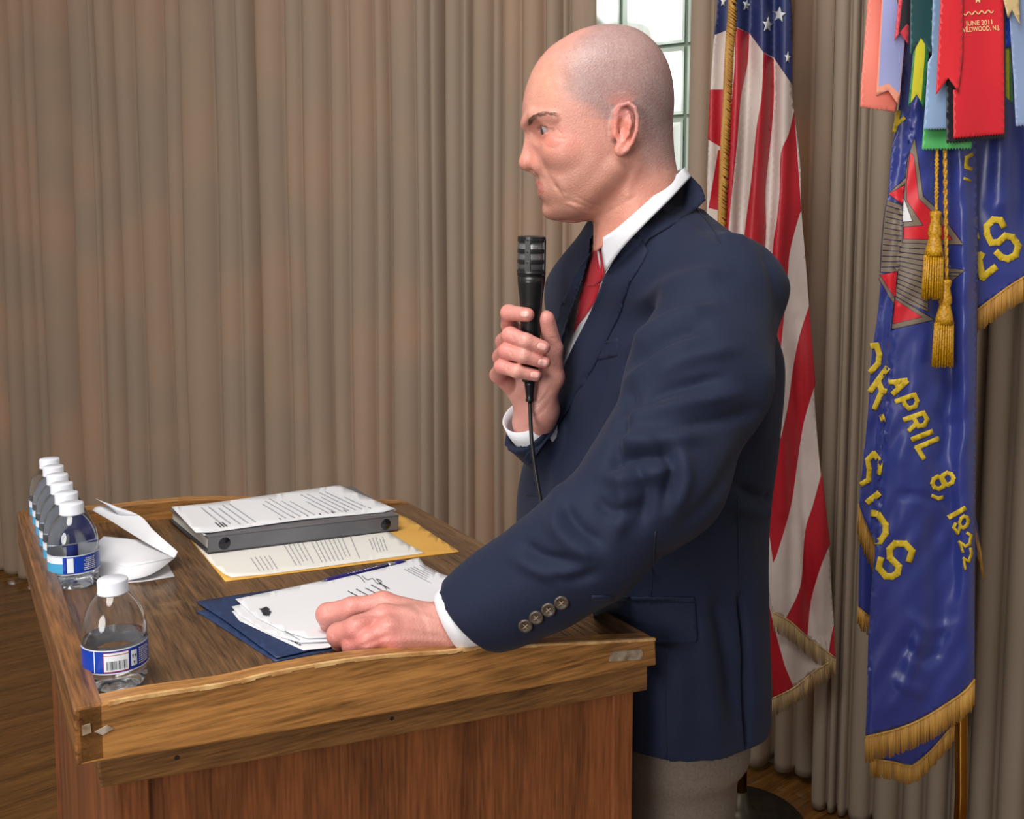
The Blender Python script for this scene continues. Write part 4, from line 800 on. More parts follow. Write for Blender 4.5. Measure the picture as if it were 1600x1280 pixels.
# water bottles
m_pet = bpy.data.materials.new('clear_bottle_plastic'); m_pet.use_nodes = True; b_ = m_pet.node_tree.nodes['Principled BSDF']
b_.inputs['Transmission Weight'].default_value = 1.0; b_.inputs['Roughness'].default_value = 0.03; b_.inputs['IOR'].default_value = 1.38; b_.inputs['Base Color'].default_value = (.97, .98, 1, 1)
m_wat = bpy.data.materials.new('water'); m_wat.use_nodes = True; b_ = m_wat.node_tree.nodes['Principled BSDF']
b_.inputs['Transmission Weight'].default_value = 1.0; b_.inputs['Roughness'].default_value = 0.0; b_.inputs['IOR'].default_value = 1.16; b_.inputs['Base Color'].default_value = (1, 1, 1, 1)
m_cap = mat('white_bottle_cap', srgb(214, 218, 228), 0.35)
m_lbl = mat('blue_bottle_label', srgb(16, 62, 170), 0.3); m_lblw = mat('white_label_print', srgb(226, 232, 240), 0.4); m_lblc = mat('sky_blue_label_print', srgb(70, 160, 206), 0.35); m_lblr = mat('red_label_line', srgb(190, 40, 60), .4)
R_ = 0.0298
def pet(full):
    prof = [(0.012, 0.004), (0.020, 0.001), (0.0245, 0.0), (0.028, 0.004), (0.0292, 0.010), (0.0284, 0.016), (R_, 0.020), (R_, 0.046), (0.0296, 0.052), (0.0288, 0.060), (0.0262, 0.070), (0.0216, 0.080), (0.0155, 0.088), (0.0120, 0.0915), (0.0118, 0.094)]
    return [tuple(p) for p in spline(prof, 3)]
def bottle(pos, full, label, yaw):
    t = empty('water_bottle', tuple(pos), 0.0); tag(t, label, 'bottle', 'small water bottles on the lectern')
    rf2 = lambda th, z: 1-(0.05*max(0, math.cos(th*9))*(1 if z < .016 else 0))
    pf_ = pet(full); inner = [(r-.0009, z+.0004) for r, z in pf_][::-1]
    m = MB(); m.lathe([(0.0001, .005)]+pf_+inner+[(0.0001, .0058)], pos, n=48, rf=rf2); m.build('bottle_body', m_pet, t, smooth=True)
    lv = 0.0895 if full else 0.047
    wp = [(max(r-.0004, .0001), z+.0005) for r, z in pf_ if z < lv]; wp = [(0.0001, .0060)]+wp+[(np.interp(lv, [q[1] for q in pf_], [q[0] for q in pf_])-.0006, lv), (0.0001, lv)]
    m = MB(); m.lathe(wp, pos, n=48, rf=rf2); m.build('water', m_wat, t, smooth=True)
    m = MB(); cz = 0.0895; m.lathe([(0.0128, cz), (0.0142, cz), (0.0142, cz+.0015), (0.0138, cz+.002), (0.0140, cz+.0125), (0.0132, cz+.0138), (0.0001, cz+.0140)], pos, n=60, rf=lambda th, z: 1+.012*math.cos(th*30)); m.build('bottle_cap', m_cap, t, smooth=True)
    def arc(th0, th1, z0, z1, off, mt, name, par, slope=0.0):
        n = max(2, int((th1-th0)/0.06)); mm = MB(); v = []
        for k in range(n+1):
            th = yaw+th0+(th1-th0)*k/n; x, y = math.cos(th)*(R_+off), math.sin(th)*(R_+off); v += [pos+[x, y, z0], pos+[x, y, z1]]
        mm.add(v, [(2*k, 2*k+2, 2*k+3, 2*k+1) for k in range(n)]); return mm, mt, name, par
    m1, *_ = arc(0, 2*math.pi, .0215, .0430, .0004, 0, 0, 0); lb = m1.build('bottle_label', m_lbl, t, smooth=True)
    mi_, *_ = arc(0, 2*math.pi, .0206, .0438, .0002, 0, 0, 0); mi_.build('label_back', m_lblw, lb, smooth=True)
    def dec(th0, th1, z0, z1, mt, off=.0008, name='label_print'): mm, *_ = arc(th0, th1, z0, z1, off, 0, 0, 0); return mm.build(name, mt, lb, smooth=True)
    dec(0, 6.283, .0205, .0216, m_lblw); dec(0, 6.283, .0429, .0438, m_lblw)
    return t, lb, dec
vdir = lambda pos: math.atan2(-pos[1], -pos[0])
bp0 = top_at(182, 1066, 0.0); yw = vdir(bp0)
t, lb, dec = bottle(bp0, False, 'half-empty water bottle standing alone at the near left corner of the lectern', yw)
# barcode panel (faces the camera), angles grow to the right as seen
dec(-.36, .40, .0225, .0415, m_lblr); dec(-.34, .38, .0235, .0385, m_lblw, .0011); dec(-.34, .38, .0392, .0412, m_lblw, .0011)
m = MB(); rg3 = np.random.default_rng(5); th = -.26
while th < .32:
    wdt = rg3.choice([.008, .014, .022]); tt_ = [yw+th, yw+th+wdt]; v = [bp0+[math.cos(q)*(R_+.0014), math.sin(q)*(R_+.0014), z] for q in tt_ for z in (.0252, .0335)]; m.add(v, [(0, 2, 3, 1)]); th += wdt+rg3.choice([.012, .02, .03])
m.build('barcode', m_blk, lb)
dec(.46, .66, .0250, .0400, m_lblw, .0010)
m = MB()
for k in range(3):
    an = k*2.094+.5; c_ = np.array([.56+.055*math.cos(an), .0325+.0042*math.sin(an)])
    pts = [(c_[0]+.032*math.cos(an+2.2+j*2.094), c_[1]+.0026*math.sin(an+2.2+j*2.094)) for j in range(3)]; v = [bp0+[math.cos(yw+q[0])*(R_+.0014), math.sin(yw+q[0])*(R_+.0014), q[1]] for q in pts]; m.add(v, [(0, 1, 2)])
m.build('recycling_mark', m_blk, lb)
m = MB(); rg3 = np.random.default_rng(8)
for r_i in range(8):
    z = .0245+r_i*.0021; th = .74
    while th < 1.15:
        L_ = rg3.uniform(.03, .09); v = [bp0+[math.cos(yw+q)*(R_+.0010), math.sin(yw+q)*(R_+.0010), zz_] for q in (th, th+L_) for zz_ in (z, z+.0011)]; m.add(v, [(0, 2, 3, 1)]); th += L_+.02
m.build('printed_text', m_lblw, lb)
dec(-.66, -.63, .0216, .0429, m_lblw, .0010)
bA = top_at(117, 912, 0.0); bZ = top_at(82, 822, 0.0)
bdir = (bZ-bA); 
names = ['nearest full water bottle of the row along the left board, label fully visible', 'second full water bottle in the row behind the nearest one', 'third full water bottle in the row counted from the near end', 'fourth full water bottle in the row counted from the near end', 'fifth full water bottle in the row, just before the farthest', 'farthest full water bottle of the row by the left board']
step = np.linalg.norm(bdir)/5
for k in range(6):
    pos = bA+bdir*k/5; yk = vdir(pos); t, lb, dec = bottle(pos, True, names[k], yk)
    dec(-1.35, -.35, .0222, .0345, m_lblc); dec(-.42, -.30, .0222, .0420, m_lbl, .0012); dec(-.26, -.02, .0232, .0415, m_lblw, .0010)
    dec(-1.35, -.42, .0345, .0425, m_lblw)
    if k < 2:
        m = MB(); rg3 = np.random.default_rng(30+k)
        for r_i in range(7):
            z = .0245+r_i*.0023; th = .35+rg3.random()*.1
            while th < .85:
                L_ = rg3.uniform(.03, .1); v = [pos+[math.cos(yk+q)*(R_+.0010), math.sin(yk+q)*(R_+.0010), zz_] for q in (th, th+L_) for zz_ in (z, z+.0012)]; m.add(v, [(0, 2, 3, 1)]); th += L_+.02
        m.build('printed_text', m_lblw, lb)
# ================================================================== THE MAN
Z3 = np.array([0, 0, 1.0])
fw = np.array([-0.868, -0.497, 0]); lf_ = np.array([0.497, -0.868, 0])       # his forward and his left
man = empty('person', tuple(P(1015, 1000, 1.40)*[1, 1, 0])); tag(man, 'bald man in navy suit and red tie leaning on the lectern, speaking into a microphone', 'person')
def J(x, y, D): return P(x, y, D)
# ---- head, authored in the units of a profile drawing (1 unit = HK metres)
HK = 0.000241; HO = J(928.5, 198.5, 1.27); psi = math.radians(3)
hf = np.array([-math.cos(psi), -math.sin(psi), 0.0]); hl = np.array([math.sin(psi), -math.cos(psi), 0.0])
hu = Uv-(Uv@hf)*hf; hu = hu-(hu@hl)*hl; hu = hu/np.linalg.norm(hu)
# a tilt of the camera's own up vector keeps the drawing square to the view
def hloc(p): q = p-HO.astype(np.float32); return np.stack([500-(q@hf.astype(np.float32))/HK, 600-(q@hu.astype(np.float32))/HK, (q@hl.astype(np.float32))/HK], -1)
def hw(X, Y, S): return HO+hf*(500-X)*HK+hu*(600-Y)*HK+hl*S*HK
TB = np.array([ # Y, front, back, half width, widest-point X
 (84, 572, 574, 2, 573), (86, 540, 604, 40, 573), (90, 505, 640, 75, 573), (97, 466, 672, 105, 575), (110, 425, 712, 142, 580), (130, 374, 748, 180, 585), (150, 337, 775, 208, 590), (200, 262, 825, 252, 600), (260, 208, 864, 284, 605),
 (320, 172, 888, 300, 605), (400, 142, 905, 306, 605), (480, 126, 911, 303, 600), (560, 124, 906, 292, 590), (610, 134, 898, 284, 580), (660, 152, 888, 278, 570), (720, 176, 865, 270, 550), (780, 188, 830, 262, 525), (830, 196, 780, 254, 500), (880, 208, 720, 242, 480),
 (920, 216, 670, 228, 465), (960, 226, 630, 205, 450), (1000, 240, 600, 178, 430), (1030, 246, 570, 150, 410), (1055, 262, 530, 116, 390), (1072, 284, 480, 80, 370), (1082, 310, 420, 36, 360), (1086, 350, 372, 3, 360)], float)
YS = np.linspace(84, 1086, 700)
def cint(c): return np.interp(YS, TB[:, 0], TB[:, c])
def sm1(a, n=9): k = np.ones(n)/n; return np.convolve(np.pad(a, n//2, 'edge'), k, 'valid')
def shp(c, n):
    a = cint(c); b = sm1(sm1(a, n), n); w_ = np.clip((YS-118)/60, 0, 1)*np.clip((1040-YS)/50, 0, 1); return sm1(a, 9)*(1-w_)+b*w_
TF, TBk, TW, TC = shp(1, 21), shp(2, 45), shp(3, 45), shp(4, 45)
def head_sdf(p):
    q = hloc(p); X, Y, S = q[..., 0], q[..., 1], q[..., 2]; A = np.abs(S); qs = np.stack([X, Y, A], -1)
    i = np.clip((Y-84)/(1086-84)*699, 0, 699); f0, b0, w0, c0_ = [np.interp(i, np.arange(700), t).astype(np.float32) for t in (TF, TBk, TW, TC)]
    rx = np.where(X < c0_, c0_-f0, b0-c0_)+1e-3; pw = 2.25
    r = (np.abs((X-c0_)/rx)**pw+(A/(w0+1e-3))**pw)**(1/pw); d = (r-1)*np.minimum(np.minimum(rx, w0), 120)
    d = np.maximum(d, np.maximum(84-Y, Y-1086))
    neck = caps(qs, (690, 690, 0), (800, 1330, 0), 205, 262)
    neck = smin(neck, caps(qs, (600, 800, 130), (560, 1250, 40), 60, 50), 60)          # neck muscle
    d = smin(d, neck, 55); d = smax(d, (X-540)*.673+(Y-1200)*.74-15, 8)
    d = smin(d, ell(qs, (430, 1000, 0), (165, 88, 130)), 45)                          # under the chin
    d = smin(d, caps(qs, (575, 830, 205), (400, 1010, 130), 40, 36), 60)            # jaw line
    # cheek
    d = smin(d, ell(qs, (340, 745, 165), (110, 80, 72)), 45)
    # brow and socket
    d = smax(d, -ell(qs, (160, 645, 140), (66, 46, 74)), 34)
    d = smin(d, caps(qs, (152, 584, 45), (180, 556, 130), 22, 16), 30); d = smin(d, caps(qs, (180, 556, 130), (270, 578, 215), 16, 12), 36)
    # eyelids round the ball
    lid = ell(qs, (264, 630, 134), (60, 58, 62)); d = smin(d, lid, 14)
    d = smin(d, caps(qs, (203, 598, 112), (255, 594, 178), 9, 8), 10)                  # upper lid fold
    d = smin(d, caps(qs, (228, 680, 118), (285, 690, 170), 13, 12), 22)                # bag below
    slot = np.maximum(np.abs(Y-(634+0.16*(X-225)))-(21-0.0040*(A-134)**2), X-258); slot = np.maximum(slot, np.abs(A-134)-56)
    d = smax(d, -slot, 5)
    # nose
    n = caps(qs, (172, 640, 0), (150, 760, 0), 24, 36); n = smin(n, ell(qs, (148, 786, 0), (43, 42, 42)), 18)
    n = smin(n, ell(qs, (204, 800, 48), (38, 34, 26)), 12); n = smin(n, caps(qs, (200, 700, 12), (215, 800, 40), 34, 36), 30); n = smin(n, caps(qs, (160, 812, 0), (205, 835, 0), 14, 20), 14)
    d = smin(d, n, 22); d = smax(d, -caps(qs, (160, 833, 22), (186, 828, 26), 9, 10), 8)
    # mouth
    d = smin(d, ell(qs, (300, 925, 30), (88, 84, 105)), 30)
    d = smin(d, caps(qs, (215, 858, 12), (212, 884, 14), 12, 13), 14)
    d = smin(d, caps(qs, (207, 892, 0), (285, 928, 92), 16, 10), 6); d = smin(d, caps(qs, (230, 946, 0), (290, 944, 84), 27, 12), 6)
    d = smax(d, -caps(qs, (196, 916, 0), (292, 934, 104), 6, 5), 4); d = smax(d, -ell(qs, (214, 990, 0), (22, 16, 70)), 18)
    d = smin(d, ell(qs, (292, 1035, 0), (62, 48, 72)), 26)
    # ears
    for sg in (1, -1):
        e = np.stack([X+42, Y-48, S*sg], -1)
        hx = [(602, 640, 282), (596, 585, 290), (606, 525, 302), (632, 485, 318), (666, 474, 332), (696, 500, 342), (708, 550, 346), (704, 610, 342), (686, 662, 330), (662, 700, 318), (640, 716, 308)]
        er = ell(e, (650, 585, 306), (52, 108, 15))
        er = smin(er, ell(e, (628, 698, 302), (30, 34, 16)), 14)
        for a, b in zip(hx[:-1], hx[1:]): er = smin(er, caps(e, a, b, 12, 12), 6)
        for a, b in zip([(664, 520, 322), (676, 575, 328), (664, 625, 322)], [(676, 575, 328), (664, 625, 322), (640, 655, 314)]): er = smin(er, caps(e, a, b, 11, 11), 7)
        er = smax(er, -ell(e, (632, 600, 326), (26, 62, 26)), 8); er = smax(er, -ell(e, (650, 535, 336), (24, 26, 20)), 8); er = smin(er, ell(e, (603, 622, 296), (13, 20, 18)), 8)
        d = smin(d, er, 9); d = smin(d, caps(e, (690, 520, 300), (680, 620, 280), 16, 20), 12)
    return d*HK
HV, HF = nets(head_sdf, hw(60, 1330, -400)-[0.02, 0.02, 0.0], hw(60, 1330, -400)+[0.29, 0.22, 0.33], 0.0021) if False else (None, None)
cs_ = np.array([hw(x, y, s) for x in (70, 1080) for y in (60, 1360) for s in (-385, 385)])
HV, HF = nets(head_sdf, cs_.min(0), cs_.max(0), 0.0019)
HV = smooth_v(HV, HF, 2, 0.4); HN = vnorm(HV, HF)
hq = hloc(HV.astype(np.float32)); HS = np.abs(hq[:, 2]); ax_, ay_ = proj(np.array([HO+hf*(500-a)*HK+hu*(600-b)*HK+hl*c*HK for a, b, c in zip(hq[:, 0].astype(float), hq[:, 1].astype(float), HS.astype(float))])); HX, HY = (ax_-780)*3.368, (ay_-20)*3.368      # where the spot is seen in profile, alike on both sides
HFc = strokes(HX, HY, [ # creases: units metres
 ([(232, 800), (252, 850), (290, 900), (315, 950)], -0.0015, 14), ([(215, 790), (238, 838), (275, 885)], 0.0008, 16), ([(300, 860), (335, 930), (350, 990)], 0.0013, 28), ([(285, 905), (320, 940), (345, 985)], -0.0009, 9), ([(335, 930), (355, 955)], -.0008, 6),
 ([(370, 985), (440, 1015), (520, 1045)], -0.0006, 7), ([(400, 960), (470, 1000), (545, 1020)], -0.0008, 6), ([(380, 1010), (430, 1040), (500, 1065)], 0.0010, 8), ([(350, 1000), (380, 1010), (470, 1030)], 0.0008, 8), ([(300, 610), (330, 640)], -.0006, 6), ([(240, 700), (290, 712), (330, 690)], -0.0008, 8),
 ([(290, 655), (335, 665), (365, 660)], -.0005, 6), ([(145, 470), (200, 450), (260, 450)], -.0003, 8), ([(330, 300), (350, 380), (370, 440)], -0.0012, 30), ([(160, 610), (185, 640)], -.001, 9),
 ([(660, 800), (690, 850)], -0.0008, 5), ([(740, 780), (690, 900), (660, 980)], 0.0016, 26), ([(560, 1060), (640, 1010), (730, 960)], -.0007, 10), ([(840, 800), (880, 830), (905, 820)], -.0004, 8)])
hn_ = np.random.default_rng(3)
HV = HV+HN*(HFc*np.clip(HS/60, 0, 1))[:, None]
# skin colours, also darker in the ear hollow and the lid crease
def lerp(c, d, t): return c*(1-t[:, None])+np.array(d)*t[:, None]
def sig(x): return 1/(1+np.exp(-np.clip(x, -40, 40)))
def gs(cx, cy, rx, ry): return np.exp(-((HX-cx)/rx)**2-((HY-cy)/ry)**2)
skin = np.array(srgb(208, 150, 134)); hc = np.tile(skin, (len(HV), 1))
pink_ = (206, 124, 108)
hc = lerp(hc, srgb(*pink_), 0.6*gs(320, 690, 110, 80)+0.35*gs(150, 790, 60, 60)*1.2)
hc = lerp(hc, srgb(222, 170, 138), 0.4*gs(260, 380, 110, 110)); hc = lerp(hc, srgb(216, 140, 116), 0.45*sig((HY-880)/60)*sig((HX-480)/60))
# shaved scalp
hx_ = np.interp(HY, [90, 130, 200, 300, 400, 450, 490, 530, 600, 700, 1400], [470, 410, 370, 345, 345, 385, 470, 515, 550, 585, 600])
back = sig((HX-hx_)/30)*sig((800-HY)/45+0*HX); back = back*np.where(HY > 560, np.clip(sig((HX-735)/20)+sig((HX-540)/10)*sig((590-HX)/10)*.5, 0, 1), 1)
hc = lerp(hc, srgb(150, 132, 132), 0.78*np.clip(back, 0, 1)); hc = lerp(hc, srgb(112, 100, 100), 0.40*gs(800, 500, 100, 190)*back)
spk = rng.normal(0, 1, len(HV)); hc = hc*(1+.07*(spk*np.clip(back, 0, 1)))[:, None]
# beard shadow
bs = sig((HY-(820-0.28*(HX-200)))/40)*sig((620-HX)/35)*sig((1120-HY)/25); hc = lerp(hc, srgb(176, 132, 112), 0.5*bs)
hc = lerp(hc, srgb(160, 122, 108), 0.4*gs(205, 868, 30, 24)*(HS < 70))
# lips, brows, ears
lipm = np.exp(-(seg_dist(HX, HY, [(200, 895), (240, 905), (282, 926)])[0]/13)**2)+np.exp(-(seg_dist(HX, HY, [(215, 940), (250, 940), (282, 934)])[0]/18)**2)
hc = lerp(hc, srgb(184, 100, 92), 0.75*np.clip(lipm, 0, 1)*(HS < 105))
br = np.exp(-(seg_dist(HX, HY, [(142, 592), (168, 570), (215, 550), (280, 548)])[0]/15)**2); hc = lerp(hc, srgb(104, 74, 62), 0.35*br*(HS < 285))
ear = (HS > 296)*np.exp(-((HX-650)/85)**4-((HY-600)/165)**4); hc = lerp(hc, srgb(216, 128, 114), 0.6*np.clip(ear, 0, 1))
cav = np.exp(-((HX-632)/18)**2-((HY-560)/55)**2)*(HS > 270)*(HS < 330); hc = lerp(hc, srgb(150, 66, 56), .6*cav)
hc = lerp(hc, srgb(196, 118, 104), 0.5*np.exp(-(seg_dist(HX, HY, [(205, 640), (240, 670), (300, 690)])[0]/18)**2)); hc = lerp(hc, srgb(120, 72, 62), 0.7*np.exp(-(seg_dist(HX, HY, [(205, 606), (240, 600), (285, 612)])[0]/7)**2)*(HS > 60))
# ---- hands
def chain(d, p, pts, rs, k):
    for a, b, ra, rb in zip(pts[:-1], pts[1:], rs[:-1], rs[1:]): 
        c = caps(p, a, b, ra, rb); d = c if d is None else smin(d, c, k)
    return d
MIC = 1.285
def mj(x, y, D): return J(x, y, D*1.0)
MH = dict(
 index=[(822, 540, 1.345), (796, 508, 1.322), (795, 489, 1.290), (824, 492, 1.256)], middle=[(808, 562, 1.345), (788, 534, 1.315), (797, 524, 1.272), (822, 533, 1.256), (849, 543, 1.258)],
 ring=[(802, 588, 1.345), (783, 558, 1.312), (791, 549, 1.270), (818, 556, 1.256), (850, 566, 1.262)], little=[(806, 612, 1.34), (778, 586, 1.310), (784, 573, 1.272), (808, 580, 1.258), (838, 587, 1.262)])
def michand(p):
    d = None
    W_ = J(833, 660, 1.338); fore = J(885, 712, 1.42)
    d = caps(p, fore, W_, .028, .0255)
    d = smin(d, caps(p, W_, J(842, 640, 1.325), .026, .026), .012)
    palm = None
    for nm, r0 in (('index', .0135), ('middle', .014), ('ring', .0135), ('little', .0125)):
        c = caps(p, J(840, 640, 1.328), J(*MH[nm][0]), .020, r0); palm = c if palm is None else smin(palm, c, .012)
    d = smin(d, palm, .014)
    th = chain(None, p, [J(842, 632, 1.318), J(862, 590, 1.308), J(865, 545, 1.296), J(853, 497, 1.284)], [.0205, .0165, .0115, .0098], .006)
    th = smin(th, caps(p, J(862, 535, 1.296), J(854, 500, 1.284), .0108, .0102), .004)
    d = smin(d, th, .010)
    for nm, rr_ in (('index', (.0125, .0112, .0106, .0090)), ('middle', (.0125, .0115, .0108, .0098, .0088)), ('ring', (.0120, .0112, .0104, .0095, .0086)), ('little', (.0115, .0105, .0096, .0088, .0080))):
        pts = [J(*q) for q in MH[nm]]; f_ = chain(None, p, pts, rr_, .004); d = smin(d, f_, .0022)
    return d
lo_ = np.minimum(J(755, 760, 1.30), J(755, 760, 1.40))-[.0, .10, .0]; hi_ = J(900, 465, 1.33)+[.01, .09, .02]
MV, MF = nets(michand, lo_, hi_, .0016); MV = smooth_v(MV, MF, 2, .4)
def T(x, y, h): return top_at(x, y, h)
LH = dict(index=[(598, 947, .044), (550, 951, .041), (511, 960, .030), (513, 977, .012)], middle=[(600, 968, .044), (558, 982, .040), (529, 992, .027), (530, 1004, .011)],
          ring=[(606, 988, .038), (576, 1001, .031), (552, 1009, .021), (552, 1017, .011)], little=[(618, 1004, .027), (592, 1014, .021), (574, 1018, .014), (572, 1022, .009)])
def leanhand(p):
    W_ = T(706, 980, .034); fore = J(790, 940, 1.045)
    d = caps(p, W_, fore, .0262, .028)
    for nm, r0 in (('index', .0150), ('middle', .0155), ('ring', .0150), ('little', .0145)): d = smin(d, caps(p, T(696, 982, .032), T(*LH[nm][0]), .0225, r0), .012)
    d = smin(d, caps(p, T(668, 1002, .018), T(640, 1008, .016), .017, .014), .012)
    d = smin(d, chain(None, p, [T(680, 970, .022), T(632, 962, .016), T(585, 972, .011), T(560, 984, .010)], [.016, .0135, .0105, .0085], .005), .010)
    for nm, rr_ in (('index', (.0140, .0122, .0118, .0092)), ('middle', (.0145, .0125, .0120, .0095)), ('ring', (.0140, .0118, .0112, .0090)), ('little', (.0125, .0105, .0100, .0082))):
        pts = [T(*q) for q in LH[nm]]; d = smin(d, chain(None, p, pts, rr_, .005), .0026)
        d = smin(d, ell(p, pts[0]+TN*.004, (.0125, .0125, .0115)), .006)      # knuckle
    return d
aj = np.array([T(*q) for k in LH for q in LH[k]]+[J(790, 950, 1.04), T(640, 1008, .018)]); lo_ = aj.min(0)-.045; hi_ = aj.max(0)+.045
LV, LF_ = nets(leanhand, lo_, hi_, .0017); LV = smooth_v(LV, LF_, 2, .4)
def handcol(V, joints, tips):
    c = np.tile(np.array(srgb(216, 158, 146)), (len(V), 1))
    for j in joints: c = lerp(c, srgb(208, 112, 106), .55*np.exp(-(np.linalg.norm(V-j, axis=1)/.017)**2))
    for j in tips: c = lerp(c, srgb(214, 120, 116), .5*np.exp(-(np.linalg.norm(V-j, axis=1)/.014)**2))
    return c
mcl = handcol(MV, [J(*MH[k][1]) for k in MH]+[J(*MH[k][2]) for k in MH], [J(*MH[k][-1]) for k in MH]+[J(853, 500, 1.284)])
lcl = handcol(LV, [T(*LH[k][i]) for k in LH for i in (0, 1, 2)], [T(*LH[k][-1]) for k in LH])
LN = vnorm(LV, LF_); lx, ly = proj(LV)
LV = LV+LN*(strokes(lx, ly, [([(600, 945), (640, 955), (690, 975)], .0012, 5), ([(600, 975), (640, 980), (690, 990)], .0012, 5), ([(600, 1003), (650, 1000), (700, 1003)], .001, 5), ([(548, 966), (575, 960), (600, 962)], -.0016, 4), ([(560, 1012), (585, 1002), (610, 992)], -.0012, 4),
     ([(508, 950), (512, 958)], -.0006, 2), ([(519, 990), (524, 997)], -.0006, 2), ([(640, 940), (660, 965), (670, 1000)], -.0006, 4), ([(655, 935), (690, 955), (715, 985)], .0008, 3)])*(facing(LV, LN) > .1))[:, None]
MN = vnorm(MV, MF); mx_, my_ = proj(MV)
MV = MV+MN*(strokes(mx_, my_, [([(800, 525), (804, 532)], -.0007, 2), ([(812, 529), (816, 537)], -.0006, 2), ([(797, 549), (801, 558)], -.0007, 2), ([(815, 553), (818, 561)], -.0006, 2), ([(792, 574), (795, 582)], -.0007, 2), ([(860, 528), (868, 530)], -.0006, 2), ([(850, 545), (848, 590), (835, 630)], -.0012, 5), ([(825, 640), (845, 628), (862, 605)], -.001, 3), ([(822, 655), (842, 648), (856, 632)], -.0008, 3)])*(facing(MV, MN) > .1))[:, None]
# ---- hidden trunk, arms and legs
def torso_row():
    R = [ # z, px x, D, half width, half depth
     (0.775, 1022, 1.415, .232, .150), (0.90, 1030, 1.415, .228, .148), (1.00, 1022, 1.41, .222, .148), (1.08, 1012, 1.405, .220, .155), (1.16, 1006, 1.40, .222, .160), (1.26, 1024, 1.39, .222, .155), (1.36, 1046, 1.365, .215, .146), (1.42, 1046, 1.35, .205, .130), (1.47, 1036, 1.34, .180, .105), (1.505, 1026, 1.335, .145, .085), (1.53, 1018, 1.33, .105, .072), (1.56, 1010, 1.325, .062, .060)]
    out = []
    for z, px, D, a, b in R: c = P(px, 600, D); out.append((z, c[0], c[1], a, b))
    out = np.array(out); tl = np.array([(392, 940), (430, 900), (470, 880), (520, 868), (600, 850), (670, 834), (740, 812), (800, 806), (900, 806), (1000, 814), (1100, 824), (1240, 834)]); tr = np.array([(392, 1110), (430, 1190), (470, 1200), (520, 1216), (560, 1226), (600, 1229), (670, 1222), (740, 1212), (800, 1205), (900, 1201), (1000, 1204), (1150, 1207), (1240, 1204)])
    for r in out:
        if r[0] > 1.43: continue
        for _ in range(8):
            t = np.linspace(0, 2*math.pi, 90); c, s = np.cos(t), np.sin(t); ee = 2/2.5
            l = (r[3]+.004)*np.sign(c)*np.abs(c)**ee; f = (r[4]+.004)*np.sign(s)*np.abs(s)**ee
            q = np.column_stack([r[1]+lf_[0]*l+fw[0]*f, r[2]+lf_[1]*l+fw[1]*f, np.full(90, r[0])]); X, Y = proj(q); i, j = X.argmin(), X.argmax()
            L_, R_t = np.interp(Y[i], tl[:, 0], tl[:, 1]), np.interp(Y[j], tr[:, 0], tr[:, 1]); k = (R_t-L_)/(X[j]-X[i]); r[3] *= k; r[4] *= k; r[1] += ((L_+R_t)/2-(X[i]+X[j])/2)/FPX*r[2]
    return out
TR = torso_row(); ZS = np.linspace(TR[0, 0]-.02, TR[-1, 0], 240)
def sp(col): 
    s_ = spline(np.column_stack([TR[:, 0], TR[:, col]]), 12); return np.interp(ZS, s_[:, 0], s_[:, 1])
TCX, TCY, TA, TBb = [sp(i) for i in (1, 2, 3, 4)]
def torso(p, off=0.0, zlo=0.86, zhi=1.56, e=2.5):
    i = np.clip((p[..., 2]-ZS[0])/(ZS[-1]-ZS[0])*239, 0, 239); ix = np.arange(240)
    cx, cy, a, b = [np.interp(i, ix, t).astype(np.float32) for t in (TCX, TCY, TA, TBb)]
    dx, dy = p[..., 0]-cx, p[..., 1]-cy; f = dx*fw[0]+dy*fw[1]; l = dx*lf_[0]+dy*lf_[1]; a = a+off; b = b+off
    r = (np.abs(f/b)**e+np.abs(l/a)**e)**(1/e); d = (r-1)*np.minimum(a, b)
    return np.maximum(d, np.maximum(zlo-p[..., 2], p[..., 2]-zhi))
SH_L = J(1132, 458, 1.185); EL_L = J(1028, 742, 1.03); WR_L = J(772, 950, 1.048)
SH_R = J(915, 468, 1.475); EL_R = J(968, 790, 1.53); WR_R = J(826, 668, 1.345)
NB = J(1012, 392, 1.325); HIP = np.array([np.interp(.92, ZS, TCX), np.interp(.92, ZS, TCY), .92])
def body_sdf(p):
    d = torso(p, -.035, .80, 1.53); d = smin(d, caps(p, NB, SH_L, .05, .045), .03); d = smin(d, caps(p, NB, SH_R, .05, .045), .03)
    d = smin(d, caps(p, SH_L, EL_L, .048, .038), .02); d = smin(d, caps(p, EL_L, J(795, 940, 1.045), .038, .029), .01)
    d = smin(d, caps(p, SH_R, EL_R, .048, .038), .02); d = smin(d, caps(p, EL_R, J(880, 735, 1.39), .038, .03), .01)
    for sg in (1, -1):
        h = HIP+lf_*.095*sg; k = h*[1, 1, 0]+[0, 0, .50]+fw*.01; an = h*[1, 1, 0]+[0, 0, .09]-fw*.01
        d = smin(d, caps(p, h, k, .085, .056), .03); d = smin(d, caps(p, k, an, .056, .038), .01)
    return d
allp = np.array([SH_L, EL_L, WR_L, SH_R, EL_R, HIP*[1, 1, 0]])
BV, BF = nets(body_sdf, [-.10, .93, .04], [.50, 1.72, 1.60], .012)
m_skin = attr_mat('skin', 0.42, sss=0.12, bump=(420, 0.30, (1, 1, 1)), mott=0.22)
Vb = np.concatenate([HV, MV, LV, BV]); o1_, o2_, o3_ = len(HV), len(HV)+len(MV), len(HV)+len(MV)+len(LV)
Fb = np.concatenate([HF, MF+o1_, LF_+o2_, BF+o3_]); Cb = np.concatenate([hc, mcl, lcl, np.tile(skin, (len(BV), 1))])
mesh_obj('body', Vb, Fb, m_skin, man, True, None, Cb)
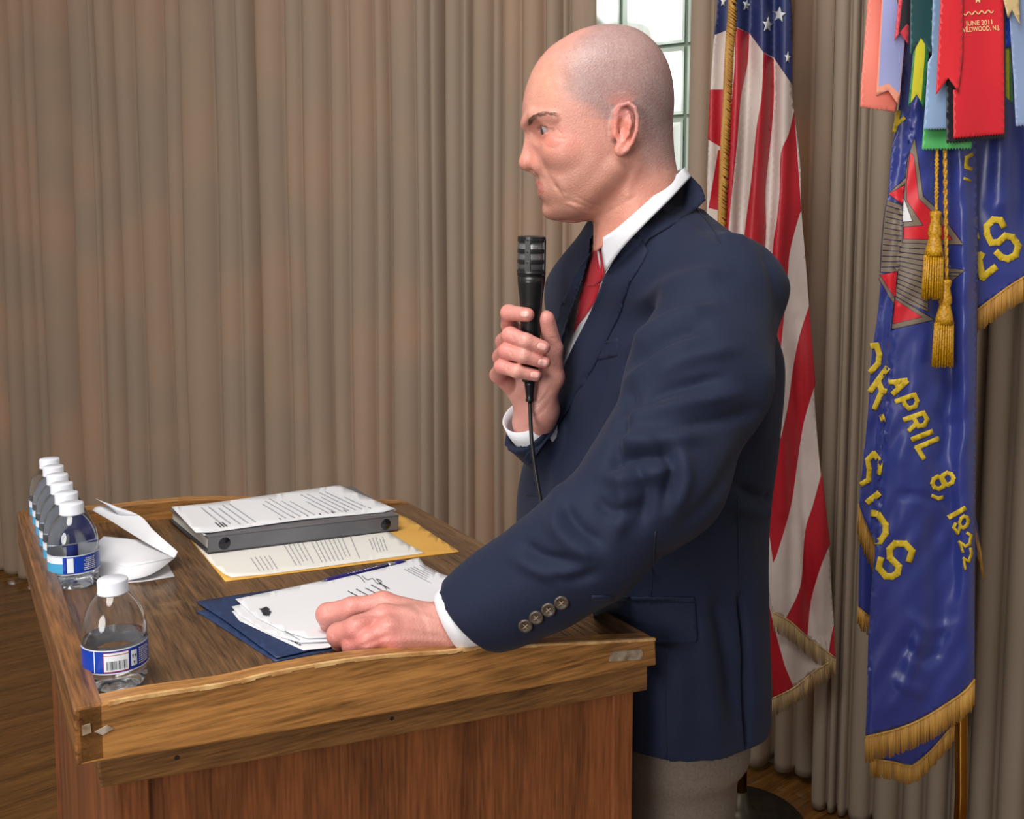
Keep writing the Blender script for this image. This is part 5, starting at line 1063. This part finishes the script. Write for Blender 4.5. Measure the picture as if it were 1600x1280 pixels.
# eyes
m_eye = mat('eye_white', srgb(160, 142, 140), 0.15); m_iris = mat('dark_iris', srgb(58, 56, 62), 0.08)
for sg in (1, -1):
    c = hw(262, 631, 134*sg); m = MB(); gz = hf*.93-hu*.30; gz /= np.linalg.norm(gz)
    R0 = 52*HK; pr = [(R0*math.sin(t), R0*math.cos(t)) for t in np.linspace(0.001, math.pi, 20)]; m.lathe(pr, c, gz, 24); ey = m.build('eyeball', m_eye, man, smooth=True)
    m = MB(); pr = [((R0+.0004)*math.sin(t), (R0+.0004)*math.cos(t)) for t in np.linspace(0.001, .60, 8)]; m.lathe(pr, c, gz, 20); m.build('iris', m_iris, ey, smooth=True)
# eyebrows: short lying hairs
hbvh = BVHTree.FromPolygons([tuple(v) for v in HV], [tuple(map(int, f)) for f in HF])
m_brow = mat('brown_eyebrow_hair', srgb(104, 76, 62), 0.7)
for sg in (1, -1):
    m = MB(); rg4 = np.random.default_rng(11); line = spline([(146, 586), (168, 566), (210, 552), (272, 556)], 8)
    for k in range(190):
        t = rg4.random()**1.7*(len(line)-1); i = int(t); q = line[i]*(1-t+i)+line[min(i+1, len(line)-1)]*(t-i); off = (rg4.random()-.5)*26*(1-.5*t/len(line)); S_ = np.interp(q[0], [138, 165, 210, 285], [55, 90, 140, 205])
        loc, nr, _, dist = hbvh.ray_cast(Vector(hw(q[0], q[1]+off+.02*S_+4, 600*sg)), Vector(-hl*sg))
        if loc is None: continue
        loc = np.array(loc); nr = np.array(nr); dirv = -hf*1.0+hu*(.5-.5*t/len(line)*1.6)+hl*sg*.6; dirv -= (dirv@nr)*nr; dirv /= np.linalg.norm(dirv)
        L = .006*(.6+.6*rg4.random()); m.tube([loc-nr*.0002, loc+dirv*L*.5+nr*.0009, loc+dirv*L+nr*.0004], [.00022, .0002, .00008], 3, cap=False)
    m.build('eyebrow', m_brow, man)
# fingernails
m_nail = mat('fingernail', srgb(232, 176, 168), 0.25)
mbvh = BVHTree.FromPolygons([tuple(v) for v in MV], [tuple(map(int, f)) for f in MF])
def nail(x, y, ang, w_, h_):
    c, s_ = math.cos(ang), math.sin(ang); V = []; n = 9; F = []
    for i in range(n):
        for j in range(n):
            u, v = (i/(n-1)*2-1), (j/(n-1)*2-1); k = math.sqrt(max(0, 1-v*v*.35)) ; k2 = math.sqrt(max(0, 1-u*u*.35)); a, b = u*w_*k, v*h_*k2
            px, py = x+a*c-b*s_, y+a*s_+b*c; r = ray(px, py); r = r/np.linalg.norm(r); hit = mbvh.ray_cast(Vector(Ov), Vector(r))
            if hit[0] is None: return
            V.append(np.array(hit[0])+np.array(hit[1])*(.0007 if max(abs(u), abs(v)) < .95 else .0001))
    F = [(i*n+j, (i+1)*n+j, (i+1)*n+j+1, i*n+j+1) for i in range(n-1) for j in range(n-1)]
    mesh_obj('fingernail', V, F, m_nail, man, True, origin=V[40])
nail(820, 491, .05, 7, 5); nail(847, 542, .3, 7.5, 5.5); nail(848, 567, .2, 7.5, 5.5); nail(836, 586, .1, 7, 5)
# ---- suit jacket
CUT_L = J(738, 962, 1.048)     # near cuff end
def sleeve(p, pts, rs, k, cutp, cutn, wall, hollow, sx=None):
    d = chain(None, p, pts, rs, k); cn_ = cutn/np.linalg.norm(cutn); pl = (p-cutp)@cn_.astype(np.float32); d = np.maximum(d, pl)
    inner = caps(p, pts[-2], pts[-1], rs[-2]-wall, rs[-1]-wall); inner = np.maximum(inner, -(pl+hollow)); return np.maximum(d, -inner)
LA = [SH_L, J(1092, 590, 1.10), EL_L, J(915, 852, 1.015), J(842, 902, 1.025), J(779, 936, 1.038), J(715, 968, 1.046)]; LR = [.069, .074, .067, .057, .052, .0470, .0425]
RA = [SH_R, EL_R, J(905, 728, 1.44), J(820, 658, 1.345)]; RR = [.068, .060, .054, .043]
def jacket_sdf(p):
    d = torso(p, 0.004)
    # skirt flare and shoulders
    sh = smin(caps(p, J(1010, 395, 1.335), SH_L+[0, 0, .0], .058, .060), caps(p, J(1005, 400, 1.345), SH_R+[0, 0, .0], .058, .056), .03); d = smin(d, sh, .05)
    s = sleeve(p, LA, LR, .03, J(731, 962, 1.04), J(736, 956, 1.040)-J(800, 898, 1.032), .0095, .035)
    d = smin(d, s, .018)
    s = sleeve(p, RA, RR, .03, J(822, 668, 1.352), J(816, 655, 1.345)-J(900, 735, 1.39), .009, .035); d = smin(d, s, .012)
    # hollow neck
    d = np.maximum(d, -caps(p, J(995, 372, 1.318), J(1004, 330, 1.30), .048, .052))
    return d
JV, JF = nets(jacket_sdf, [-.09, .90, .83], [.47, 1.74, 1.60], .0039)
JV = smooth_v(JV, JF, 4, .5); JN = vnorm(JV, JF)
# folds and creases of the jacket
def clear_edge(V, gap=.004):
    s = (V-Bc)@uv; t = (V-Ac)@wv; sl_ = (V-TP0)@TN; m = (s < gap) & (t > -.02) & (t < Lw+.02) & (sl_ < .012) & (s > -.2)
    V = V.copy(); V[m] += uv*(gap-s[m])[:, None]; return V
JV[(JV[:, 0] > 0.02)] = clear_edge(JV[(JV[:, 0] > 0.02)])
jx, jy = proj(JV); fc = facing(JV, JN); fm = np.clip((fc-.02)/.25, 0, 1)
WR = [ # (polyline, amplitude m, width px)
 ([(1000, 470), (1060, 440), (1130, 425)], .006, 13), ([(1010, 500), (1060, 475), (1120, 462)], -.005, 11), ([(985, 545), (1040, 500), (1110, 478)], .006, 12), ([(985, 575), (1040, 530), (1100, 510)], -.006, 10),
 ([(975, 610), (1020, 565), (1090, 535)], .005, 11), ([(1020, 590), (1080, 560), (1150, 545)], .004, 11), ([(985, 640), (1040, 612), (1130, 590)], -.005, 10), ([(965, 655), (1040, 640), (1150, 615)], .006, 12),
 ([(990, 600), (975, 660), (955, 730)], -.006, 9), ([(1060, 665), (1130, 655), (1180, 640)], -.004, 9), ([(960, 690), (1020, 690), (1100, 680)], .006, 13), ([(950, 735), (985, 715), (1040, 712)], -.007, 10),
 ([(940, 740), (990, 745), (1060, 730)], .005, 12), ([(1030, 690), (1050, 730), (1040, 790)], -.007, 10), ([(1060, 700), (1070, 750), (1050, 800)], .005, 12), ([(990, 720), (1010, 770), (1000, 820)], -.006, 10), ([(965, 740), (975, 790), (960, 840)], .005, 13),
 ([(930, 780), (960, 800), (1000, 790)], -.004, 9), ([(880, 790), (905, 825), (940, 850)], -.005, 10), ([(860, 810), (890, 850), (930, 870)], .004, 11), ([(820, 850), (850, 870), (900, 880)], -.005, 9), ([(800, 870), (850, 895), (900, 900)], .004, 10), ([(860, 900), (900, 905), (930, 895)], -.004, 8),
 ([(1160, 700), (1120, 770), (1060, 830)], -.003, 10), ([(1190, 380), (1215, 450), (1222, 540)], -.004, 9), ([(1200, 560), (1195, 640), (1180, 700)], .003, 14), ([(1150, 760), (1190, 780), (1208, 775)], -.005, 8), ([(1140, 790), (1180, 800), (1208, 800)], .004, 10), ([(1120, 930), (1130, 1000), (1150, 1120)], -.008, 14), ([(1100, 960), (1110, 1060), (1125, 1180)], .005, 18),
 ([(1010, 1020), (1010, 1100), (1012, 1200)], -.003, 12), ([(1060, 960), (1062, 1060), (1050, 1200)], .003, 24), ([(1185, 900), (1180, 1000), (1188, 1150)], .005, 16),
 ([(1090, 350), (1110, 365), (1125, 380)], -.002, 5), ([(1125, 372), (1145, 365), (1170, 372)], .003, 9), ([(900, 560), (880, 650), (850, 760)], -.003, 14), ([(950, 560), (930, 640), (900, 720)], -.003, 14), ([(860, 700), (870, 760), (868, 830)], .003, 12),
 ([(795, 650), (805, 685), (832, 700)], -.003, 6), ([(782, 660), (790, 695), (815, 712)], .002, 6), ([(1155, 930), (1163, 1010), (1170, 1208)], -.009, 3.5)]
jh = strokes(jx, jy, [(a_, b_*1.45, c_*1.05) for a_, b_, c_ in WR])+.0006*np.sin(jx/17+jy/31)*np.sin(jy/23-jx/40)
JV = JV+JN*(jh*fm)[:, None]
# part between the collar and the lapels is open: the shirt shows there
jloc = JV-np.stack([np.interp(JV[:, 2], ZS, TCX), np.interp(JV[:, 2], ZS, TCY), 0*JV[:, 2]], 1); jf_ = jloc@fw; jl_ = jloc@lf_
VP = [(1075, 265), (1030, 318), (978, 372), (950, 430), (925, 490), (890, 558), (856, 630), (846, 655), (866, 588), (872, 545), (886, 500), (903, 452), (918, 402), (922, 370), (970, 330), (1040, 262)]
def pip(x, y, poly):
    q = np.array(poly, float); ins = np.zeros(len(x), bool); j = len(q)-1
    for i in range(len(q)):
        c = ((q[i, 1] > y) != (q[j, 1] > y)); dy = q[j, 1]-q[i, 1]
        if abs(dy) > 1e-9: ins ^= c & (x < (q[j, 0]-q[i, 0])*(y-q[i, 1])/dy+q[i, 0])
        j = i
    return ins
isV = pip(jx, jy, VP) & (fc > -.2)
Fj = JF[~isV[JF].all(1)]
m_suit = mat('navy_suit_wool', srgb(28, 36, 59), 0.7, spec=0.2, noise=(900, srgb(24, 32, 54), (1, 1, 1)), bump=(1500, 0.25, (1, 1, 1)), sheen=0.04)
m_seam = mat('navy_seam_shadow', srgb(22, 28, 46), 0.8)
jk = mesh_obj('suit_jacket', JV, Fj, m_suit, man, True)
jbvh = BVHTree.FromPolygons([tuple(v) for v in JV], [tuple(map(int, f)) for f in JF])
# ---- shirt
m_shirt = mat('white_shirt_cotton', srgb(226, 228, 236), 0.65, bump=(900, .15, (1, 1, 1)))
def shirt_sdf(p):
    d = torso(p, -.013, 1.0, 1.56); sh = smin(caps(p, J(1010, 395, 1.335), SH_L, .043, .040), caps(p, J(1005, 400, 1.345), SH_R, .043, .040), .03); d = smin(d, sh, .05)
    d = smin(d, caps(p, J(1000, 400, 1.325), J(992, 372, 1.312), .057, .050), .02); return d
SV, SF = nets(shirt_sdf, [-.05, .98, 1.02], [.42, 1.70, 1.60], .0065); SV = smooth_v(SV, SF, 2, .5)
sx_, sy_ = proj(SV)
keep = (SV[SF].mean(1)[:, 2] > 1.12); shirt = mesh_obj('shirt', SV, SF[keep], m_shirt, man, True)
sbvh = BVHTree.FromPolygons([tuple(v) for v in SV], [tuple(map(int, f)) for f in SF])
def cast(x, y, bv):
    r = ray(x, y); r = r/np.linalg.norm(r); h = bv.ray_cast(Vector(Ov), Vector(r)); return (None, None) if h[0] is None else (np.array(h[0]), np.array(h[1]))
def drape(name, poly, bvhs, off, th, mt, parent, g=6, bulge=None, fallback=1.3, sm=2):
    """a cloth piece following the garment under it"""
    V, F, M = cdt([(poly, 0)], g); Q = np.zeros((len(V), 3)); bad = []
    for i, (x, y) in enumerate(V):
        best = None
        for bv in bvhs:
            h, n = cast(x, y, bv)
            if h is not None and (best is None or h[1] < best[0][1]): best = (h, n)
        if best is None: bad.append(i); Q[i] = np.nan; continue
        n = best[1]; vd = Ov-best[0]; vd /= np.linalg.norm(vd); n = n if n@vd > 0 else -n; k = off+(bulge(x, y) if bulge else 0); nn_ = n*.55+vd*.45; Q[i] = best[0]+nn_/np.linalg.norm(nn_)*k
    if bad:
        good = [i for i in range(len(V)) if i not in set(bad)]
        for i in bad: j = good[int(np.argmin(np.hypot(*(V[good]-V[i]).T)))]; Q[i] = P(V[i, 0], V[i, 1], Q[j][1])
    Fa = np.array(F)
    # even out the distance along the view ray
    d0 = Q[:, 1].copy()
    Dn_ = smooth_v(np.column_stack([d0, d0, d0]), Fa, sm, .5)[:, 0] if sm else d0; Q = P(V[:, 0], V[:, 1], Dn_)
    f0 = F[0]; 
    if np.cross(Q[f0[1]]-Q[f0[0]], Q[f0[2]]-Q[f0[0]])@(Ov-Q[f0[0]]) < 0: F = [f[::-1] for f in F]
    o = mesh_obj(name, Q, F, mt, parent, True, origin=Q.mean(0)); 
    if th: md = o.modifiers.new('s', 'SOLIDIFY'); md.thickness = th; md.offset = -1
    return o
bvb = BVHTree.FromPolygons([tuple(v) for v in HV], [tuple(map(int, f)) for f in HF])
# shirt collar: a leaf folded down on either side of the neck, from the nape to its point at the throat
def leafgrid(Tc, Bc_, r0, r1, nm, mirror=False, n=28, k=7, mt=None, par=None, Dc=1.272, ph=(.04, .90)):
    T_ = spline(Tc, 8); B_ = spline(Bc_, 8); tu = np.linspace(0, 1, n); cu = lambda C_, u: np.column_stack([np.interp(u, np.linspace(0, 1, len(C_)), C_[:, i]) for i in (0, 1)]); a_, b2 = cu(T_, tu), cu(B_, tu); V = []
    for i in range(n):
        s_ = math.sin(math.pi*(ph[0]+(ph[1]-ph[0])*tu[i]))
        for j in range(k): w_ = j/(k-1); q = a_[i]*(1-w_)+b2[i]*w_; V.append(P(q[0], q[1], Dc-(r0*(1-w_)+r1*w_)*s_-.0015*math.sin(math.pi*w_)))
    V = np.array(V); F = [(i*k+j, (i+1)*k+j, (i+1)*k+j+1, i*k+j+1) for i in range(n-1) for j in range(k-1)]
    if mirror: V = V-2*((V-HO)@hl)[:, None]*hl; F = [f[::-1] for f in F]
    o = mesh_obj(nm, V, F, mt, par, True, origin=V.mean(0)); md = o.modifiers.new('s', 'SOLIDIFY'); md.thickness = .0022; md.offset = 0; return o
LT_ = [(1069, 262), (1036, 293), (990, 335), (960, 360), (938, 374)]; LB_ = [(1079, 276), (1050, 308), (1008, 350), (974, 386), (946, 424)]
for mi2 in (False, True): leafgrid(LT_, LB_, .0615, .0665, 'collar_leaf', mi2, mt=m_shirt, par=shirt)
drape('shirt_front', [(925, 380), (950, 420), (925, 490), (890, 560), (850, 640), (845, 640), (866, 580), (876, 525), (892, 480), (908, 430)], [sbvh], .002, .0015, m_shirt, shirt, 7)
# tie
m_tie = mat('crimson_tie_silk', srgb(190, 22, 44), 0.38, spec=.5, bump=(1200, .3, (1, 1, 1)), sheen=.2)
tie = drape('tie', [(912, 447), (938, 441), (930, 470), (915, 492), (896, 520), (900, 490), (906, 462)], [sbvh], .008, .003, m_tie, man, 5, bulge=lambda x, y: .003*math.exp(-((x-920)/9)**2))
drape('tie_knot', [(925, 383), (934, 381), (939, 398), (944, 420), (940, 438), (930, 446), (910, 448), (912, 438), (918, 412)], [sbvh], .012, .004, m_tie, tie, 4, bulge=lambda x, y: .005*math.exp(-((x-929)/9)**2-((y-420)/26)**2))
# near lapel with its notch
lapel = strip([(945, 430), (925, 482), (892, 548), (860, 618), (832, 684), (820, 716)])+strip([(826, 728), (848, 696), (890, 636), (935, 560), (968, 490), (985, 440)])+[(1010, 402), (1014, 392), (1008, 384), (1002, 368)]+[(985, 375), (966, 395)]
drape('lapel', lapel, [jbvh, sbvh], .007, .003, m_suit, jk, 6, sm=6)
colr = strip([(1077, 272), (1048, 306), (1008, 346), (978, 378), (966, 396)])+[(1000, 368), (1008, 384), (1014, 372), (1040, 358)]+strip([(1056, 348), (1085, 328), (1103, 312)])+[(1096, 292)]
drape('jacket_collar', colr, [jbvh, sbvh, bvb], .009, .003, m_suit, jk, 6, sm=6)
# far lapel seen edge on
drape('lapel', strip([(924, 394), (905, 420), (884, 460), (868, 500), (862, 540)])+strip([(866, 590), (876, 545), (886, 505), (902, 455), (917, 410)]), [jbvh, sbvh], .006, .003, m_suit, jk, 6, sm=5)
# breast pocket welt, flap pocket, seams
drape('breast_pocket', [(912, 552), (935, 540), (966, 527), (968, 545), (965, 556), (940, 562), (913, 571)], [jbvh], .0022, .0018, m_suit, jk, 6)
drape('pocket_flap', strip([(925, 936), (1000, 938), (1084, 940)])+[(1086, 945)]+strip([(1088, 975), (1089, 1000), (1082, 1007)])+[(1000, 1007), (930, 1000)], [jbvh], .0035, .0022, m_suit, jk, 7)
drape('pocket_welt', [(925, 932), (1084, 934), (1086, 941), (925, 939)], [jbvh], .0050, .002, m_suit, jk, 6)
def seam(pts, off=.0006, r=.0007, name='seam', mt=None):
    q = []
    for x, y in spline(pts, 6):
        h, n_ = cast(x, y, jbvh)
        if h is not None: q.append(h+n_*off*(1 if n_@(Ov-h) > 0 else -1))
    if len(q) > 2: m = MB(); m.tube(q, r, 6); m.build(name, mt or m_seam, jk, smooth=True)
seam([(1042, 1010), (1040, 1100), (1044, 1232)]); seam([(1024, 830), (1020, 880), (1018, 930)]); seam([(1088, 328), (1104, 345), (1120, 368), (1126, 380)]); seam([(1152, 780), (1154, 860), (1156, 930)])
# buttons on the near sleeve
m_btn = mat('dark_horn_button', srgb(52, 46, 42), 0.3, noise=(400, srgb(84, 74, 64), (1, 1, 1))); m_thr = mat('tan_button_thread', srgb(150, 128, 104), .7)
for bx, by in ((877, 941), (857, 952), (838, 964), (821, 977)):
    h, n_ = cast(bx, by, jbvh)
    if h is None: continue
    n_ = n_ if n_@(Ov-h) > 0 else -n_; vd = (Ov-h)/np.linalg.norm(Ov-h); n_ = n_*.6+vd*.4; n_ /= np.linalg.norm(n_)
    m = MB(); m.lathe([(.0001, .0026), (.0040, .0026), (.0052, .0034), (.0066, .0034), (.0074, .0022), (.0074, .0004), (.0001, .0002)], h, n_, 24); b_ = m.build('cuff_button', m_btn, jk, smooth=True)
    a_ = np.cross(n_, Z3); a_ /= np.linalg.norm(a_); c_ = np.cross(n_, a_); m = MB()
    for s1_ in (1, -1): m.tube([h+n_*.003+(a_+c_*s1_)*.0021, h+n_*.0036, h+n_*.003-(a_+c_*s1_)*.0021], .00045, 5)
    m.build('button_thread', m_thr, b_)
# button hole by the front edge
seam([(823, 774), (836, 774), (845, 776)], .001, .0009, 'buttonhole')
# shirt cuffs
def cuff(pts, rs, name):
    m = MB(); m.tube(pts, rs, 32, cap=False); o = m.build(name, m_shirt, shirt, smooth=True); md = o.modifiers.new('s', 'SOLIDIFY'); md.thickness = .002; md.offset = 0; return o
cuff([J(775, 942, 1.042), J(745, 952, 1.042), J(718, 964, 1.042), J(703, 972, 1.042)], [.036, .0365, .036, .0345], 'shirt_cuff')
cuff([J(845, 682, 1.366), J(838, 673, 1.356), J(829, 660, 1.345), J(823, 648, 1.338)], [.030, .0345, .0350, .0345], 'shirt_cuff')
# trousers and shoes
m_trs = mat('grey_taupe_trousers', srgb(112, 100, 90), .8, noise=(300, srgb(98, 88, 80), (1, 1, 1)))
def tr_sdf(p):
    d = torso(p, -.022, .80, 1.04)
    for sg in (1, -1):
        h = HIP+lf_*.088*sg; k = h*[1, 1, 0]+[0, 0, .50]+fw*.01; an = h*[1, 1, 0]+[0, 0, .07]-fw*.01; d = smin(d, caps(p, h, k, .094, .080), .02); d = smin(d, np.maximum(caps(p, k, an, .084, .075), .045-p[..., 2]), .01)
    return d
TV, TFc = nets(tr_sdf, [-.05, 1.08, .03], [.46, 1.74, 1.05], .009); TV = clear_edge(smooth_v(TV, TFc, 3, .5), .008); mesh_obj('trousers', TV, TFc, m_trs, man, True)
m_shoe = mat('black_leather_shoe', srgb(26, 24, 24), .3)
for sg in (1, -1):
    an = (HIP+lf_*.088*sg)*[1, 1, 0]-fw*.01
    def shoe(p, an=an): 
        d = caps(p, an+[0, 0, .040]-fw*.02, an+fw*.17+[0, 0, .026], .040, .034); d = smin(d, caps(p, an+[0, 0, .05], an+[0, 0, .10], .04, .038), .02); return np.maximum(d, -(p[..., 2]-.002))
    V_, F_ = nets(shoe, an+[-.24, -.20, -.005], an+[.12, .12, .15], .008); mesh_obj('shoe', smooth_v(V_, F_, 2), F_, m_shoe, man, True)
# ---- microphone
m_mic = mat('black_satin_metal', srgb(30, 30, 32), .32, metal=.3); m_mesh = mat('grey_wire_mesh', srgb(150, 150, 152), .4, metal=.6, noise=(1600, srgb(60, 60, 62), (1, 1, 1)))
mt_ = J(831, 369, 1.278); mb_ = J(828, 600, 1.290); ma = mt_-mb_; ML = np.linalg.norm(ma); ma /= ML
mic = empty('microphone', tuple(mb_)); tag(mic, 'black handheld microphone with slotted head held in the man\'s right hand', 'microphone')
U1 = ML/231.0
def mp(y): return (600-y)*U1
m = MB(); m.lathe([(.0001, mp(596)), (12*U1, mp(596)), (13*U1, mp(585)), (15*U1, mp(540)), (16*U1, mp(500)), (18*U1, mp(465)), (21*U1, mp(440)), (21.5*U1, mp(430)), (.0001, mp(429))], mb_, ma, 40); m.build('handle', m_mic, mic, smooth=True)
m = MB(); m.lathe([(.0001, mp(432)), (19.5*U1, mp(432)), (19.5*U1, mp(373)), (.0001, mp(372))], mb_, ma, 40); m.build('wire_mesh', m_mesh, mic, smooth=True)
m = MB()
for y0, y1 in ((430, 419), (411, 404), (395, 388), (378, 369)):
    m.lathe([(19.6*U1, mp(y0)), (21.6*U1, mp(y0-.5)), (21.8*U1, mp((y0+y1)/2)), (21.6*U1, mp(y1+.5)), (19.6*U1, mp(y1)), (.001 if y1 == 369 else 19.6*U1, mp(y1))], mb_, ma, 44)
ax1 = np.cross(ma, [0, 1, 0]); ax1 /= np.linalg.norm(ax1); ax2 = np.cross(ma, ax1)
for k in range(4):
    th = math.radians(252+k*90); c_ = math.cos(th)*ax1+math.sin(th)*ax2; t_ = np.cross(ma, c_); m.box(mb_+ma*mp(425)+c_*19*U1-t_*4*U1, c_*2.6*U1, t_*8*U1, ma*(mp(375)-mp(425)))
m.build('head_cage', m_mic, mic, smooth=False)
m = MB(); m.lathe([(.0001, mp(428)), (22*U1, mp(428)), (22*U1, mp(422)), (.0001, mp(421))], mb_, ma, 40); m.build('ring', m_mic, mic, smooth=True)
m = MB(); bt = J(828, 598, 1.290); be = J(828, 628, 1.291); dn = (be-bt)/np.linalg.norm(be-bt); Lb = np.linalg.norm(be-bt)
m.lathe([(.0001, -.002), (8.5*U1, -.002), (8.5*U1, Lb*.1), (6.5*U1, Lb*.6), (6*U1, Lb*.82), (6.8*U1, Lb*.85), (6.6*U1, Lb*.98), (.0001, Lb)], bt, dn, 24); m.build('cable_plug', m_mic, mic, smooth=True)
cab = [J(828, 628, 1.291), J(829, 655, 1.285), J(831, 690, 1.275), J(836, 730, 1.27), J(842, 765, 1.265), J(846, 790, 1.262)]
for x_, y_ in ((850, 815), (856, 850), (862, 890)): cab.append(J(x_, y_, 1.262+.0))
cab.append(J(866, 1000, 1.32)); 
m = MB(); m.tube(spline(cab, 6), .0026, 8); m.build('cable', m_mic, mic, smooth=True)
